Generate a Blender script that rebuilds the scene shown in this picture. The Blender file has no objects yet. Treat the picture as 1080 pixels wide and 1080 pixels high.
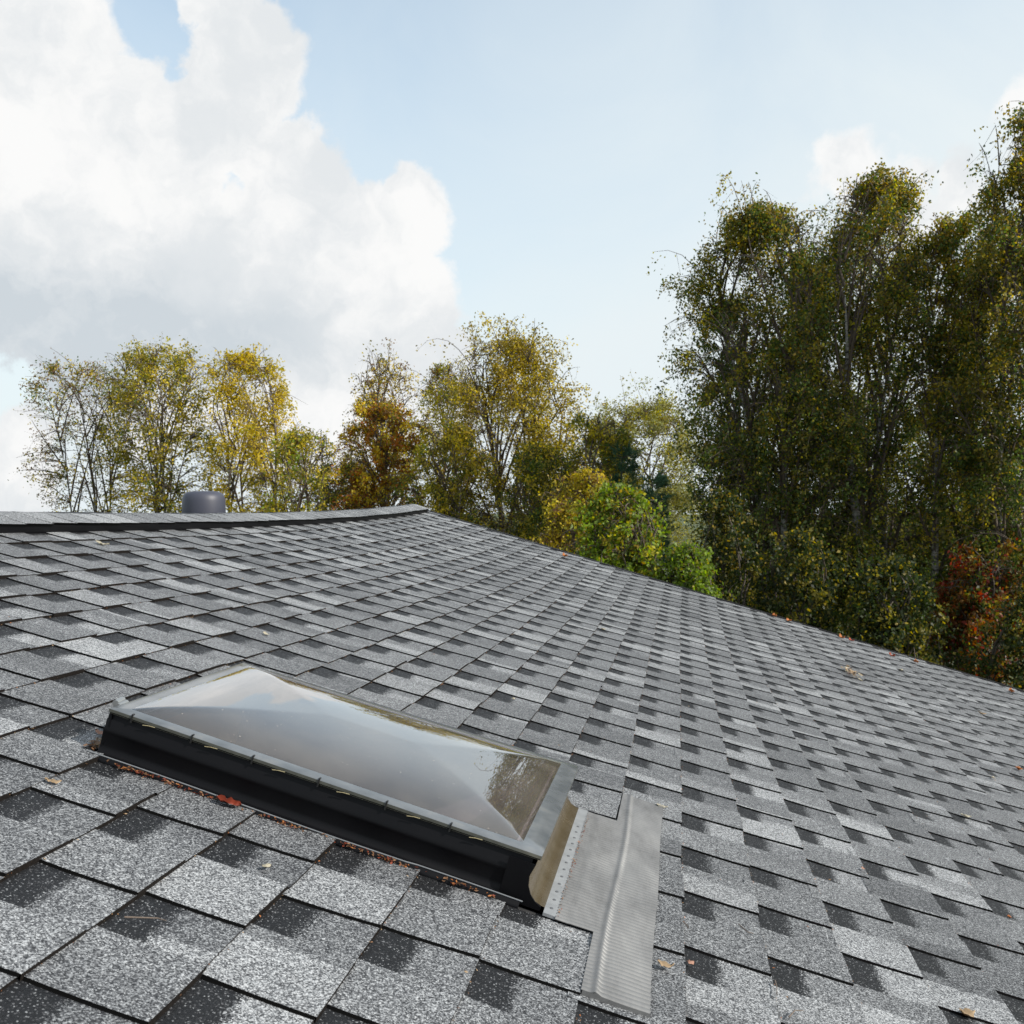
import bpy, math, random
import numpy as np
from mathutils import Vector, Matrix
random.seed(7)
RNG = np.random.default_rng(7)
S = bpy.context.scene
COL = S.collection
D = bpy.data

# ------------------------------------------------------------------ frame of the roof
CAM_Z = 4.4
F = 1080.0
HOR = 533.06                                  # image row of the horizon of the camera
upc = np.array([0, -F, -(540 - HOR)]); upc /= np.linalg.norm(upc)
fwc = np.array([0, -(540 - HOR), F]); fwc /= np.linalg.norm(fwc)
def c2w(p):                                   # camera axes (x right, y down, z ahead) -> world metres
    p = np.asarray(p, float)
    return np.stack([p[..., 0], p @ fwc, p @ upc + CAM_Z], -1)
D1 = np.array([0.16311847, -0.00633858, 0.98658613])      # along the ridge
D2 = np.array([0.94642798, 0.28346974, -0.15465765])      # down the slope
NN = np.array([0.27868701, -0.95896023, -0.05223816])     # out of the roof
EYE = 0.66534611
V0 = 0.20153561
EXP = 0.143                                   # exposure of one shingle course
UR = 8.65                                     # gable edge
UN = -3.0                                     # rear gable edge
VR = -2.2                                     # ridge
VE = V0 + EXP * 26                            # eave
def sag(u, v):
    t = np.clip(u / UR, 0, 1.0)
    return t * (1 - t) * (-0.0229 + 0.013376 * np.clip(v, -2.3, 4) - 0.32227 * t)
def RW(u, v, w):                              # roof coordinates -> world
    u, v, w = np.broadcast_arrays(np.asarray(u, float), np.asarray(v, float), np.asarray(w, float))
    p = (w - EYE + sag(u, v))[..., None] * NN + u[..., None] * D1 + v[..., None] * D2
    return c2w(p)
SINP = -float(D2 @ upc)
def RB(u, s, w):                              # back slope: s metres down from the ridge
    u, s, w = np.broadcast_arrays(np.asarray(u, float), np.asarray(s, float), np.asarray(w, float))
    dn = -upc
    d2b = -D2 + 2 * (D2 @ dn) * dn
    nb = 2 * (NN @ upc) * upc - NN
    p0 = (-EYE + sag(u, np.full_like(u, VR)))[..., None] * NN + u[..., None] * D1 + VR * D2
    return c2w(p0 + s[..., None] * d2b + w[..., None] * nb)

# ------------------------------------------------------------------ small helpers
def mesh_obj(name, verts, faces, mats, parent=None, smooth=False, midx=None, attrs=None):
    me = D.meshes.new(name)
    verts = np.asarray(verts, dtype=np.float32)
    if isinstance(faces, np.ndarray) and faces.ndim == 2:
        n, k = faces.shape
        me.vertices.add(len(verts)); me.vertices.foreach_set('co', verts.ravel())
        me.loops.add(n * k); me.loops.foreach_set('vertex_index', faces.astype(np.int32).ravel())
        me.polygons.add(n)
        me.polygons.foreach_set('loop_start', np.arange(0, n * k, k, dtype=np.int32))
        me.polygons.foreach_set('loop_total', np.full(n, k, dtype=np.int32))
        me.update(calc_edges=True)
    else:
        me.from_pydata([tuple(map(float, v)) for v in verts], [], [tuple(map(int, f)) for f in faces])
    if not isinstance(mats, (list, tuple)): mats = [mats]
    for m in mats: me.materials.append(m)
    if midx is not None: me.polygons.foreach_set('material_index', np.asarray(midx, np.int32))
    if attrs:
        for an, arr in attrs.items():
            arr = np.asarray(arr, np.float32)
            if arr.ndim == 1:
                a = me.attributes.new(an, 'FLOAT', 'POINT'); a.data.foreach_set('value', arr)
            else:
                a = me.attributes.new(an, 'FLOAT_COLOR', 'POINT')
                if arr.shape[1] == 3: arr = np.concatenate([arr, np.ones((len(arr), 1), np.float32)], 1)
                a.data.foreach_set('color', arr.ravel())
    if smooth: me.polygons.foreach_set('use_smooth', np.ones(len(me.polygons), dtype=bool))
    me.update()
    o = D.objects.new(name, me); COL.objects.link(o)
    if parent is not None: o.parent = parent
    return o
def empty(name, loc=(0, 0, 0)):
    o = D.objects.new(name, None); COL.objects.link(o); o.location = loc; o.empty_display_size = .3
    return o
def tag(o, label=None, cat=None, group=None, kind=None):
    if label: o['label'] = label
    if cat: o['category'] = cat
    if group: o['group'] = group
    if kind: o['kind'] = kind
    return o
class MB:
    def __init__(s): s.v = []; s.f = []; s.m = []; s.n = 0
    def add(s, verts, faces, m=0):
        verts = np.asarray(verts, float).reshape(-1, 3)
        s.v.append(verts); s.f += [tuple(i + s.n for i in f) for f in faces]; s.m += [m] * len(faces); s.n += len(verts)
    def grid(s, P, m=0, flip=False):
        a, b = P.shape[:2]
        fs = []
        for i in range(a - 1):
            for j in range(b - 1):
                q = (i * b + j, (i + 1) * b + j, (i + 1) * b + j + 1, i * b + j + 1)
                fs.append(q[::-1] if flip else q)
        s.add(P.reshape(-1, 3), fs, m)
    def rbox(s, u0, u1, v0, v1, w0, w1, m=0, fn=None, nu=1, nv=1):   # a box in roof coordinates
        fn = fn or RW
        us = np.linspace(u0, u1, nu + 1); vs = np.linspace(v0, v1, nv + 1)
        U, V = np.meshgrid(us, vs, indexing='ij')
        s.grid(fn(U, V, w1), m); s.grid(fn(U, V, w0), m, True)
        for uu, fl in ((u0, False), (u1, True)):
            s.grid(fn(uu, np.array([vs, vs]), np.array([[w0] * len(vs), [w1] * len(vs)])), m, fl)
        for vv, fl in ((v0, True), (v1, False)):
            s.grid(fn(np.array([us, us]), vv, np.array([[w0] * len(us), [w1] * len(us)])), m, fl)
    def tube(s, pts, rad, k=6, m=0, cap=True):
        pts = np.asarray(pts, float); rad = np.asarray(rad, float) * np.ones(len(pts))
        T = np.gradient(pts, axis=0); T /= np.linalg.norm(T, axis=1)[:, None] + 1e-9
        ref = np.array([0.31, 0.17, 0.93]) if abs(T[0] @ np.array([.31, .17, .93])) < .9 else np.array([1., 0, 0])
        A = np.cross(T, ref); A /= np.linalg.norm(A, axis=1)[:, None]; B = np.cross(T, A)
        an = np.linspace(0, 2 * np.pi, k, endpoint=False)
        R = pts[:, None] + rad[:, None, None] * (np.cos(an)[None, :, None] * A[:, None] + np.sin(an)[None, :, None] * B[:, None])
        n = len(pts); fs = []
        for i in range(n - 1):
            for j in range(k):
                fs.append((i * k + j, i * k + (j + 1) % k, (i + 1) * k + (j + 1) % k, (i + 1) * k + j))
        if cap: fs.append(tuple(range(k))[::-1]); fs.append(tuple((n - 1) * k + j for j in range(k)))
        s.add(R.reshape(-1, 3), fs, m)
    def build(s, name, mats, parent=None, smooth=False, attrs=None):
        v = np.concatenate(s.v)
        q = all(len(f) == 4 for f in s.f)
        return mesh_obj(name, v, np.array(s.f) if q else s.f, mats, parent, smooth, s.m, attrs)

# ------------------------------------------------------------------ materials
def newmat(name):
    m = D.materials.new(name); m.use_nodes = True; nt = m.node_tree; nt.nodes.clear()
    out = nt.nodes.new('ShaderNodeOutputMaterial')
    return m, nt, out
def N(nt, t, **kw):
    n = nt.nodes.new('ShaderNode' + t)
    for k, v in kw.items():
        if k in n.inputs.keys() if isinstance(k, str) else False: n.inputs[k].default_value = v
        else: setattr(n, k, v)
    return n
def L(nt, a, b): nt.links.new(a, b)
def ramp(nt, stops, interp='LINEAR'):
    r = nt.nodes.new('ShaderNodeValToRGB'); r.color_ramp.interpolation = interp
    e = r.color_ramp.elements
    while len(e) < len(stops): e.new(.5)
    for i, (p, c) in enumerate(stops):
        e[i].position = p; e[i].color = (c[0], c[1], c[2], 1) if hasattr(c, '__len__') else (c, c, c, 1)
    return r
def math_(nt, op, a, b=None, c=None, clamp=False):
    n = nt.nodes.new('ShaderNodeMath'); n.operation = op; n.use_clamp = clamp
    for i, x in enumerate((a, b, c)):
        if x is None: continue
        if isinstance(x, (int, float)): n.inputs[i].default_value = x
        else: nt.links.new(x, n.inputs[i])
    return n.outputs[0]
def mixc(nt, fac, a, b, mode='MIX'):
    n = nt.nodes.new('ShaderNodeMix'); n.data_type = 'RGBA'; n.blend_type = mode
    for s_, x in ((n.inputs['Factor'], fac), (n.inputs['A'], a), (n.inputs['B'], b)):
        if isinstance(x, (int, float)): s_.default_value = x
        elif isinstance(x, (tuple, list)): s_.default_value = (*x[:3], 1)
        else: nt.links.new(x, s_)
    return n.outputs['Result']
def simple(name, col, rough=.6, metal=0., noise=0., nscale=30., bump=0., spec=.5):
    m, nt, out = newmat(name)
    b = N(nt, 'BsdfPrincipled'); b.inputs['Roughness'].default_value = rough; b.inputs['Metallic'].default_value = metal
    b.inputs['Specular IOR Level'].default_value = spec
    b.inputs['Base Color'].default_value = (*col, 1)
    if noise or bump:
        g = N(nt, 'NewGeometry'); n = N(nt, 'TexNoise'); n.inputs['Scale'].default_value = nscale; n.inputs['Detail'].default_value = 6
        L(nt, g.outputs['Position'], n.inputs['Vector'])
        if noise:
            f = math_(nt, 'MULTIPLY_ADD', n.outputs['Fac'], noise * 2, 1 - noise)
            L(nt, mixc(nt, 1.0, col, f, 'MULTIPLY'), b.inputs['Base Color'])
            rr = math_(nt, 'MULTIPLY_ADD', n.outputs['Fac'], .3, rough - .15, clamp=True); L(nt, rr, b.inputs['Roughness'])
        if bump:
            bp = N(nt, 'Bump'); bp.inputs['Strength'].default_value = bump; bp.inputs['Distance'].default_value = .002
            L(nt, n.outputs['Fac'], bp.inputs['Height']); L(nt, bp.outputs[0], b.inputs['Normal'])
    L(nt, b.outputs[0], out.inputs[0])
    return m

def granule_mat():
    # mineral granules: every grain has its own grey; 'tone' is the batch colour of a tab, 'band' the factory-printed
    # charcoal stripe at the head of the lower ply (a real coloured stripe of this kind of shingle)
    m, nt, out = newmat('shingle_granules')
    g = N(nt, 'NewGeometry')
    at = N(nt, 'Attribute', attribute_name='tone'); bd = N(nt, 'Attribute', attribute_name='band')
    vo = N(nt, 'TexVoronoi'); vo.inputs['Scale'].default_value = 560.
    L(nt, g.outputs['Position'], vo.inputs['Vector'])
    sep = N(nt, 'SeparateColor'); L(nt, vo.outputs['Color'], sep.inputs[0])
    n1 = N(nt, 'TexNoise'); n1.inputs['Scale'].default_value = 26.; n1.inputs['Detail'].default_value = 5; L(nt, g.outputs['Position'], n1.inputs['Vector'])
    n2 = N(nt, 'TexNoise'); n2.inputs['Scale'].default_value = 1.3; n2.inputs['Detail'].default_value = 4; L(nt, g.outputs['Position'], n2.inputs['Vector'])
    n3 = N(nt, 'TexNoise'); n3.inputs['Scale'].default_value = 150.; n3.inputs['Detail'].default_value = 3; L(nt, g.outputs['Position'], n3.inputs['Vector'])
    # grain value
    x = math_(nt, 'ADD', sep.outputs[0], math_(nt, 'MULTIPLY', math_(nt, 'SUBTRACT', n3.outputs['Fac'], .5), .55))
    x = math_(nt, 'ADD', x, math_(nt, 'MULTIPLY', math_(nt, 'SUBTRACT', at.outputs['Fac'], .5), .85))
    r = ramp(nt, [(0.0, (.022, .023, .026)), (.32, (.066, .068, .073)), (.55, (.155, .16, .168)), (.78, (.27, .28, .29)), (1.0, (.46, .47, .48))])
    L(nt, x, r.inputs[0])
    rb = ramp(nt, [(0.0, (.005, .005, .006)), (.86, (.013, .014, .016)), (.955, (.07, .07, .075)), (1.0, (.26, .27, .28))])
    L(nt, sep.outputs[1], rb.inputs[0])
    # ragged edge of the stripe
    bf = math_(nt, 'ADD', bd.outputs['Fac'], math_(nt, 'MULTIPLY', math_(nt, 'SUBTRACT', sep.outputs[2], .5), .55))
    bf = math_(nt, 'ADD', bf, math_(nt, 'MULTIPLY', math_(nt, 'SUBTRACT', n1.outputs['Fac'], .5), .6))
    mr = N(nt, 'MapRange'); mr.inputs['From Min'].default_value = .42; mr.inputs['From Max'].default_value = .58; L(nt, bf, mr.inputs['Value'])
    col = mixc(nt, mr.outputs[0], r.outputs[0], rb.outputs[0])
    # weathering, a faint warm dust
    w = math_(nt, 'MULTIPLY_ADD', n2.outputs['Fac'], .5, .75)
    w2 = math_(nt, 'MULTIPLY_ADD', n1.outputs['Fac'], .3, .85)
    col = mixc(nt, 1.0, col, math_(nt, 'MULTIPLY', w, w2), 'MULTIPLY')
    b = N(nt, 'BsdfPrincipled'); L(nt, col, b.inputs['Base Color'])
    b.inputs['Roughness'].default_value = .6; b.inputs['Specular IOR Level'].default_value = .3
    bp = N(nt, 'Bump'); bp.inputs['Strength'].default_value = .55; bp.inputs['Distance'].default_value = .0012
    L(nt, math_(nt, 'ADD', sep.outputs[0], math_(nt, 'MULTIPLY', vo.outputs['Distance'], -1.2)), bp.inputs['Height'])
    L(nt, bp.outputs[0], b.inputs['Normal'])
    L(nt, b.outputs[0], out.inputs[0])
    return m
M_GRAN = granule_mat()
M_EDGE = simple('asphalt_cut_edge', (.003, .003, .003), .9, noise=.4, nscale=300, spec=.05)
M_BUTT = simple('asphalt_butt_edge', (.013, .011, .010), .9, noise=.9, nscale=260, spec=.08)
M_FELT = simple('roof_felt', (.02, .02, .021), .9, noise=.3, nscale=80)
M_BLACK = simple('black_plastic_curb', (.0035, .0035, .0045), .45, noise=.3, nscale=12, bump=.15, spec=.16)
M_COVE = simple('golden_sheen_cove', (.115, .09, .055), .24, metal=.4, noise=.2, nscale=25, bump=.08)  # golden sheen of the reflected sky put into the base colour
M_FLANGE = simple('dusty_grey_flange', (.22, .23, .24), .45, noise=.35, nscale=45)
M_HOLE = simple('nail_head_grey', (.09, .095, .105), .6)
M_TRIM = simple('dark_sheet_metal', (.022, .021, .024), .45, metal=.3, noise=.3)
M_WALL = simple('painted_boards', (.32, .31, .29), .7, noise=.15, nscale=6)
M_WELL = simple('light_well_lining', (.30, .25, .27), .6, noise=.25, nscale=7)
M_WELLB = simple('light_well_diffuser', (.26, .235, .27), .6, noise=.1, nscale=9)
M_VENT = simple('grey_vent_plastic', (.045, .048, .068), .5, noise=.15, nscale=9)
M_CLIP = simple('black_clip', (.01, .01, .01), .5)
M_STRAW = simple('dry_straw', (.35, .30, .17), .8)

def lead_mat():
    m, nt, out = newmat('corrugated_grey_flashing')
    g = N(nt, 'NewGeometry'); n = N(nt, 'TexNoise'); n.inputs['Scale'].default_value = 14; n.inputs['Detail'].default_value = 8; n.inputs['Roughness'].default_value = .7
    mp = N(nt, 'Mapping'); mp.inputs['Scale'].default_value = (1, .35, 1); L(nt, g.outputs['Position'], mp.inputs[0]); L(nt, mp.outputs[0], n.inputs['Vector'])
    r = ramp(nt, [(.25, (.12, .12, .12)), (.5, (.21, .21, .21)), (.8, (.30, .30, .295))]); L(nt, n.outputs['Fac'], r.inputs[0])
    b = N(nt, 'BsdfPrincipled'); L(nt, r.outputs[0], b.inputs['Base Color']); b.inputs['Metallic'].default_value = .5
    b.inputs['Roughness'].default_value = .58; L(nt, b.outputs[0], out.inputs[0])
    return m
M_LEAD = lead_mat()
def acrylic(name, tint, boost, rough):
    m, nt, out = newmat(name)
    tr = N(nt, 'BsdfTransparent'); tr.inputs[0].default_value = (*tint, 1)
    gl = N(nt, 'BsdfGlossy'); gl.inputs['Roughness'].default_value = rough; gl.inputs[0].default_value = (.97, .98, 1, 1)
    fr = N(nt, 'Fresnel'); fr.inputs[0].default_value = 1.5
    f = math_(nt, 'MULTIPLY', fr.outputs[0], boost, clamp=True)
    # film of dried dust
    g = N(nt, 'NewGeometry'); n = N(nt, 'TexNoise'); n.inputs['Scale'].default_value = 5; n.inputs['Detail'].default_value = 9; n.inputs['Roughness'].default_value = .62
    L(nt, g.outputs['Position'], n.inputs['Vector'])
    n2 = N(nt, 'TexNoise'); n2.inputs['Scale'].default_value = 2.5; n2.inputs['Detail'].default_value = 1; L(nt, g.outputs['Position'], n2.inputs['Vector'])
    bp = N(nt, 'Bump'); bp.inputs['Strength'].default_value = .035; bp.inputs['Distance'].default_value = .01
    L(nt, n2.outputs['Fac'], bp.inputs['Height']); L(nt, bp.outputs[0], gl.inputs['Normal'])
    mx = N(nt, 'MixShader'); L(nt, f, mx.inputs[0]); L(nt, tr.outputs[0], mx.inputs[1]); L(nt, gl.outputs[0], mx.inputs[2])
    df = N(nt, 'BsdfDiffuse'); df.inputs[0].default_value = (.56, .50, .42, 1)
    v = N(nt, 'TexVoronoi'); v.inputs['Scale'].default_value = 45; L(nt, g.outputs['Position'], v.inputs['Vector'])
    spots = math_(nt, 'MULTIPLY', math_(nt, 'LESS_THAN', v.outputs['Distance'], .06), .35)
    dust = math_(nt, 'ADD', math_(nt, 'MULTIPLY_ADD', n.outputs['Fac'], .22, -.04, clamp=True), spots)
    m2 = N(nt, 'MixShader'); L(nt, dust, m2.inputs[0]); L(nt, mx.outputs[0], m2.inputs[1]); L(nt, df.outputs[0], m2.inputs[2])
    L(nt, m2.outputs[0], out.inputs[0])
    return m
M_DOME = acrylic('clear_acrylic_dome', (.86, .85, .87), 2.1, .01)
def frame_mat():
    m, nt, out = newmat('acrylic_rim')
    g = N(nt, 'NewGeometry'); n = N(nt, 'TexNoise'); n.inputs['Scale'].default_value = 22; n.inputs['Detail'].default_value = 8; L(nt, g.outputs['Position'], n.inputs['Vector'])
    r = ramp(nt, [(.3, (.08, .09, .10)), (.6, (.13, .14, .15)), (.85, (.19, .19, .18))]); L(nt, n.outputs['Fac'], r.inputs[0])
    b = N(nt, 'BsdfPrincipled'); L(nt, r.outputs[0], b.inputs['Base Color']); b.inputs['Roughness'].default_value = .16; b.inputs['Specular IOR Level'].default_value = .8
    L(nt, b.outputs[0], out.inputs[0]); return m
M_RIM = frame_mat()
M_RIMEDGE = simple('mossy_rim_edge', (.07, .072, .06), .5, noise=.5, nscale=60)

def leaf_mat(name, trans=.42, gloss=.35):
    m, nt, out = newmat(name)
    at = N(nt, 'Attribute', attribute_name='leafcol')
    b = N(nt, 'BsdfPrincipled'); L(nt, at.outputs['Color'], b.inputs['Base Color']); b.inputs['Roughness'].default_value = .5
    b.inputs['Specular IOR Level'].default_value = gloss
    t = N(nt, 'BsdfTranslucent')
    hs = N(nt, 'HueSaturation'); hs.inputs['Saturation'].default_value = 1.15; hs.inputs['Value'].default_value = 1.5; L(nt, at.outputs['Color'], hs.inputs['Color'])
    L(nt, hs.outputs[0], t.inputs[0])
    mx = N(nt, 'MixShader'); mx.inputs[0].default_value = trans
    L(nt, b.outputs[0], mx.inputs[1]); L(nt, t.outputs[0], mx.inputs[2]); L(nt, mx.outputs[0], out.inputs[0])
    return m
M_LEAF = leaf_mat('tree_leaves', .5)
M_NEEDLE = leaf_mat('pine_needles', .15, .3)
def bark_mat(name, white):
    m, nt, out = newmat(name)
    g = N(nt, 'NewGeometry'); mp = N(nt, 'Mapping'); mp.inputs['Scale'].default_value = (3, 3, 9 if white else 2)
    L(nt, g.outputs['Position'], mp.inputs[0])
    n = N(nt, 'TexNoise'); n.inputs['Scale'].default_value = 2.2; n.inputs['Detail'].default_value = 8; n.inputs['Roughness'].default_value = .7; L(nt, mp.outputs[0], n.inputs['Vector'])
    st = [(.40, (.03, .027, .024)), (.52, (.26, .25, .23)), (.8, (.50, .48, .45))] if white else [(.3, (.03, .024, .018)), (.7, (.11, .09, .07))]
    r = ramp(nt, st); L(nt, n.outputs['Fac'], r.inputs[0])
    b = N(nt, 'BsdfPrincipled'); L(nt, r.outputs[0], b.inputs['Base Color']); b.inputs['Roughness'].default_value = .8
    L(nt, b.outputs[0], out.inputs[0]); return m
M_BIRCH = bark_mat('birch_bark', True); M_BARK = bark_mat('dark_bark', False)
M_TWIG = simple('twig_bark', (.085, .065, .05), .8)

# ------------------------------------------------------------------ the roof
house = empty('house', tuple(RW(3, 0, -4)[:3])); house.location.z = 0
tag(house, 'low house whose grey laminated shingle roof fills the foreground', 'house')
HM = house.matrix_basis.copy()
house_off = np.array(house.location[:])
def hpart(mb, name, mats, parent=None, smooth=False, attrs=None):
    o = mb.build(name, mats, parent or house, smooth, attrs)
    if (parent or house) is house: o.location = tuple(-house_off)
    return o

HU0, HU1 = 1.577, 2.172                       # skylight opening (u)
HV0, HV1 = -.842, V0 - EXP                    # skylight opening (v), down to the butt that laps the apron
def tone_seq(rng):
    u = UN; out = []
    while u < UR + .3:
        w = rng.uniform(.05, .23); r = rng.random()
        t = rng.normal(.42, .04) if r < .58 else (rng.normal(.64, .05) if r < .76 else rng.normal(.34, .04))
        out.append((u, u + w, t)); u += w
    return out
SV, SF, SM, ST, SB = [], [], [], [], []
cnt = 0
def emit(P, tone, band, mat, flip=False):
    global cnt
    a, b = P.shape[:2]
    SV.append(P.reshape(-1, 3)); ST.append(np.broadcast_to(tone, (a, b)).ravel()); SB.append(np.broadcast_to(band, (a, b)).ravel())
    I = np.arange(a * b).reshape(a, b) + cnt
    q = np.stack([I[:-1, :-1], I[1:, :-1], I[1:, 1:], I[:-1, 1:]], -1).reshape(-1, 4)
    SF.append(q[:, ::-1] if flip else q); SM.extend([mat] * len(q)); cnt += a * b
TT = np.array([-.12, 0, .15, .3, .4, .5, .65, .8, .92, 1.0])
def lowp(t): return .0012 + .0050 * np.clip(t, 0, 1) ** 1.8
k0 = -16
for k in range(-15, 27):
    rng = np.random.default_rng(100 + k * 7 + 300)
    vb = V0 + EXP * k                                     # butt line
    # joints of the top ply
    u = UN - rng.uniform(0, .25); segs = []
    while u < UR:
        gw = rng.uniform(.098, .124); tw = rng.uniform(.115, .152)
        segs.append((u, u + tw, 1)); segs.append((u + tw, u + tw + gw, 0)); u += tw + gw
    # in u increasing order: tooth then gap; the tooth's edge nearest the camera is the low-u side of the tooth
    tones = tone_seq(rng)
    tones2 = tone_seq(rng)
    ph = rng.uniform(0, 6.28, 4)
    def but(u): return .0012 * np.sin(u * 5.1 + ph[0]) + .0008 * np.sin(u * 17 + ph[1])
    def lift(u): return .0012 * np.sin(u * 3.3 + ph[2]) + .0008 * np.sin(u * 9 + ph[3])
    for (a, b, tooth) in segs:
        a = max(a, UN); b = min(b, UR)
        if b <= a: continue
        cuts = {a, b}
        seq = tones if tooth else tones2
        for (x, y, t) in seq:
            for c in (x, y):
                if a + .004 < c < b - .004: cuts.add(c)
        for c in (HU0, HU1):
            if a < c < b: cuts.add(c)
        cuts = sorted(cuts)
        wob = rng.normal(0, .0015); dv = rng.normal(0, .001)
        for ci in range(len(cuts) - 1):
            x, y = cuts[ci], cuts[ci + 1]; xm = (x + y) / 2
            tone = next((t for (p, q, t) in seq if p <= xm < q), .45)
            if not tooth: tone = tone * .95
            t0, t1 = -.12, 1.0
            if HU0 - 1e-6 <= xm <= HU1 + 1e-6:
                va, vz = vb - EXP, vb
                if va >= HV0 - .001 and vz <= HV1 + .001: continue
                if va < HV0 < vz: t1 = (HV0 - va) / EXP
            tt = TT * (t1 - t0) / 1.12 + (t0 + .12 * (t1 - t0) / 1.12) if t1 != 1.0 else TT
            tt = np.clip(tt, t0, t1)
            xs = np.array([x, xm, y])
            U, T = np.meshgrid(xs, tt, indexing='ij')
            # slight skew of the cut edges
            Us = U + (wob * (T - .5) * 2 if tooth else wob * (T - .5) * 2)
            Vv = vb - EXP + EXP * T + but(U) * np.clip(T, 0, 1) + dv * (T == t1)
            Wv = lowp(T) + lift(U) * np.clip(T, 0, 1) + (.0036 if tooth else 0)
            band = 0 * T if tooth else np.interp(T, [-1, 0, .30, .54, 1], [1, 1, 1, 0.0, 0])
            emit(RW(Us, Vv, Wv), tone, band, 0)
            # butt face
            xs2 = Us[:, -1]
            vv = Vv[:, -1]; ww = Wv[:, -1]
            Pb = RW(np.stack([xs2, xs2], 1), np.stack([vv, vv + .0006], 1), np.stack([ww, np.full_like(ww, -.003)], 1))
            emit(Pb, tone, 0, 2)
        if tooth and not (HU0 < a < HU1 and HV0 < vb <= HV1 + .001):
            # cut end of the tooth that faces down the row, with a bead of asphalt under it
            T = np.linspace(0, 1, 6); Vv = vb - EXP + EXP * T + but(a) * T
            if HU0 < a < HU1 and vb - EXP < HV0 < vb: Vv = np.minimum(Vv, HV0)
            wt = lowp(T) + lift(a) * T + .0036; aa = a + wob * (T - .5) * 2
            for s_, uu in ((0, a),):
                P = RW(np.stack([aa, aa - .0014, aa - .0040], 0), np.stack([Vv] * 3, 0), np.stack([wt, wt - .0030, wt - .0044], 0))
                emit(P, .4, 0, 1)
            if b < UR:
                bb = b + wob * (T - .5) * 2; wt2 = lowp(T) + lift(b) * T + .0036
                P = RW(np.stack([bb, bb + .0005], 0), np.stack([Vv] * 2, 0), np.stack([wt2, wt2 - .0045], 0))
                emit(P, .4, 0, 1)
V_ = np.concatenate(SV)
shing = mesh_obj('roof_shingles', V_, np.concatenate(SF), [M_GRAN, M_EDGE, M_BUTT], house, False, SM,
                 {'tone': np.concatenate(ST), 'band': np.concatenate(SB)})
shing.location = tuple(-house_off)
# felt and deck under the shingles, open at the skylight
mb = MB()
for (a, b, c, d) in ((UN, 1.6, VR, VE - .01), (2.165, UR - .01, VR, VE - .01), (1.6, 2.165, VR, -.86), (1.6, 2.165, -.02, VE - .01)):
    mb.rbox(a, b, c, d, -.03, -.0035, nu=14, nv=2)
mb.rbox(UN, UR - .01, 0.0, 5.2, -.03, -.0035, nu=14, nv=2, fn=RB)
hpart(mb, 'roof_deck', M_FELT)
# back slope in plain courses
SV, SF, SM, ST, SB = [], [], [], [], []; cnt = 0
for k in range(36):
    rng = np.random.default_rng(900 + k); s1 = EXP * (k + 1)
    for (x, y, t) in tone_seq(rng):
        x = max(x, UN); y = min(y, UR)
        if y <= x: continue
        U, T = np.meshgrid([x, y], [-.1, 0, .5, 1.], indexing='ij')
        emit(RB(U, s1 - EXP + EXP * T, lowp(T) + .003), t, 0, 0, True)
        emit(RB(np.array([[x, x], [y, y]]), s1, np.array([[.0095, -.002]] * 2)), t, 0, 2, True)
bs = mesh_obj('rear_roof_shingles', np.concatenate(SV), np.concatenate(SF), [M_GRAN, M_EDGE, M_BUTT], house, False, SM,
              {'tone': np.concatenate(ST), 'band': np.concatenate(SB)}); bs.location = tuple(-house_off)

# ridge vent (black strip) and ridge cap
mb = MB()
us = np.linspace(UN, UR - .1, 90)
rr = np.random.default_rng(3)
for (fn, z0, z1) in ((RW, VR, VR + .155), (RB, 0, .155)):
    pr = [(z0, .036), (z1 - .004, .036), (z1, .031), (z1 - .002, .016), (z1, .010), (z1 - .002, .0)] if fn is RW else [(0, .026), (.151, .026), (.155, .02), (.153, .0)]
    P = np.stack([fn(us, z + .0016 * np.sin(us * 4 + z), w + (.0012 * np.sin(us * 9))) for (z, w) in pr], 1)
    mb.grid(P, 0, fn is RW)
hpart(mb, 'ridge_vent', M_BLACK)
SV, SF, SM, ST, SB = [], [], [], [], []; cnt = 0
u = UN; i = 0
while u < UR - .12:
    w = .145; u1 = min(u + w, UR - .08)
    tn = rr.choice([.5, .52, .60, .44, .72]); jj = rr.normal(0, .0015)
    # each cap laps the one beyond it: its near end is the raised butt
    for s_ in (0, 1):
        fn = RW if s_ == 0 else RB
        zs = np.array([0, .03, .08, .13, .160 + jj]); zv = (VR + zs) if s_ == 0 else zs
        uu = np.array([u, u + .004, (u + u1) / 2, u1 + .01])
        ww = np.array([.0412, .0415, .0402, .0390])
        U, Z = np.meshgrid(uu, zv, indexing='ij'); Wc = np.repeat(ww[:, None], 5, 1) + .0015 * np.sin(Z * 30 + i)
        # rounded crest
        Wc = Wc - .006 * np.exp(-(zs / .02) ** 2)[None, :]
        emit(fn(U, Z, Wc), tn, 0, 0, s_ == 1)
        emit(fn(np.stack([U[0], U[0]]), np.stack([Z[0], Z[0]]), np.stack([Wc[0] - .004, Wc[0]])), tn, 0, 0, s_ == 1)
        emit(fn(np.stack([U[:, -1]] * 2), np.stack([Z[:, -1]] * 2), np.stack([Wc[:, -1], Wc[:, -1] - .005])), tn, 0, 1, s_ == 1)
        emit(fn(np.stack([U[-1], U[-1]]), np.stack([Z[-1], Z[-1]]), np.stack([Wc[-1], Wc[-1] - .005])), tn, 0, 1, s_ == 1)
    u = u1; i += 1
cap = mesh_obj('ridge_cap', np.concatenate(SV), np.concatenate(SF), [M_GRAN, M_EDGE], house, False, SM,
               {'tone': np.concatenate(ST), 'band': np.concatenate(SB)}); cap.location = tuple(-house_off)
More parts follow.
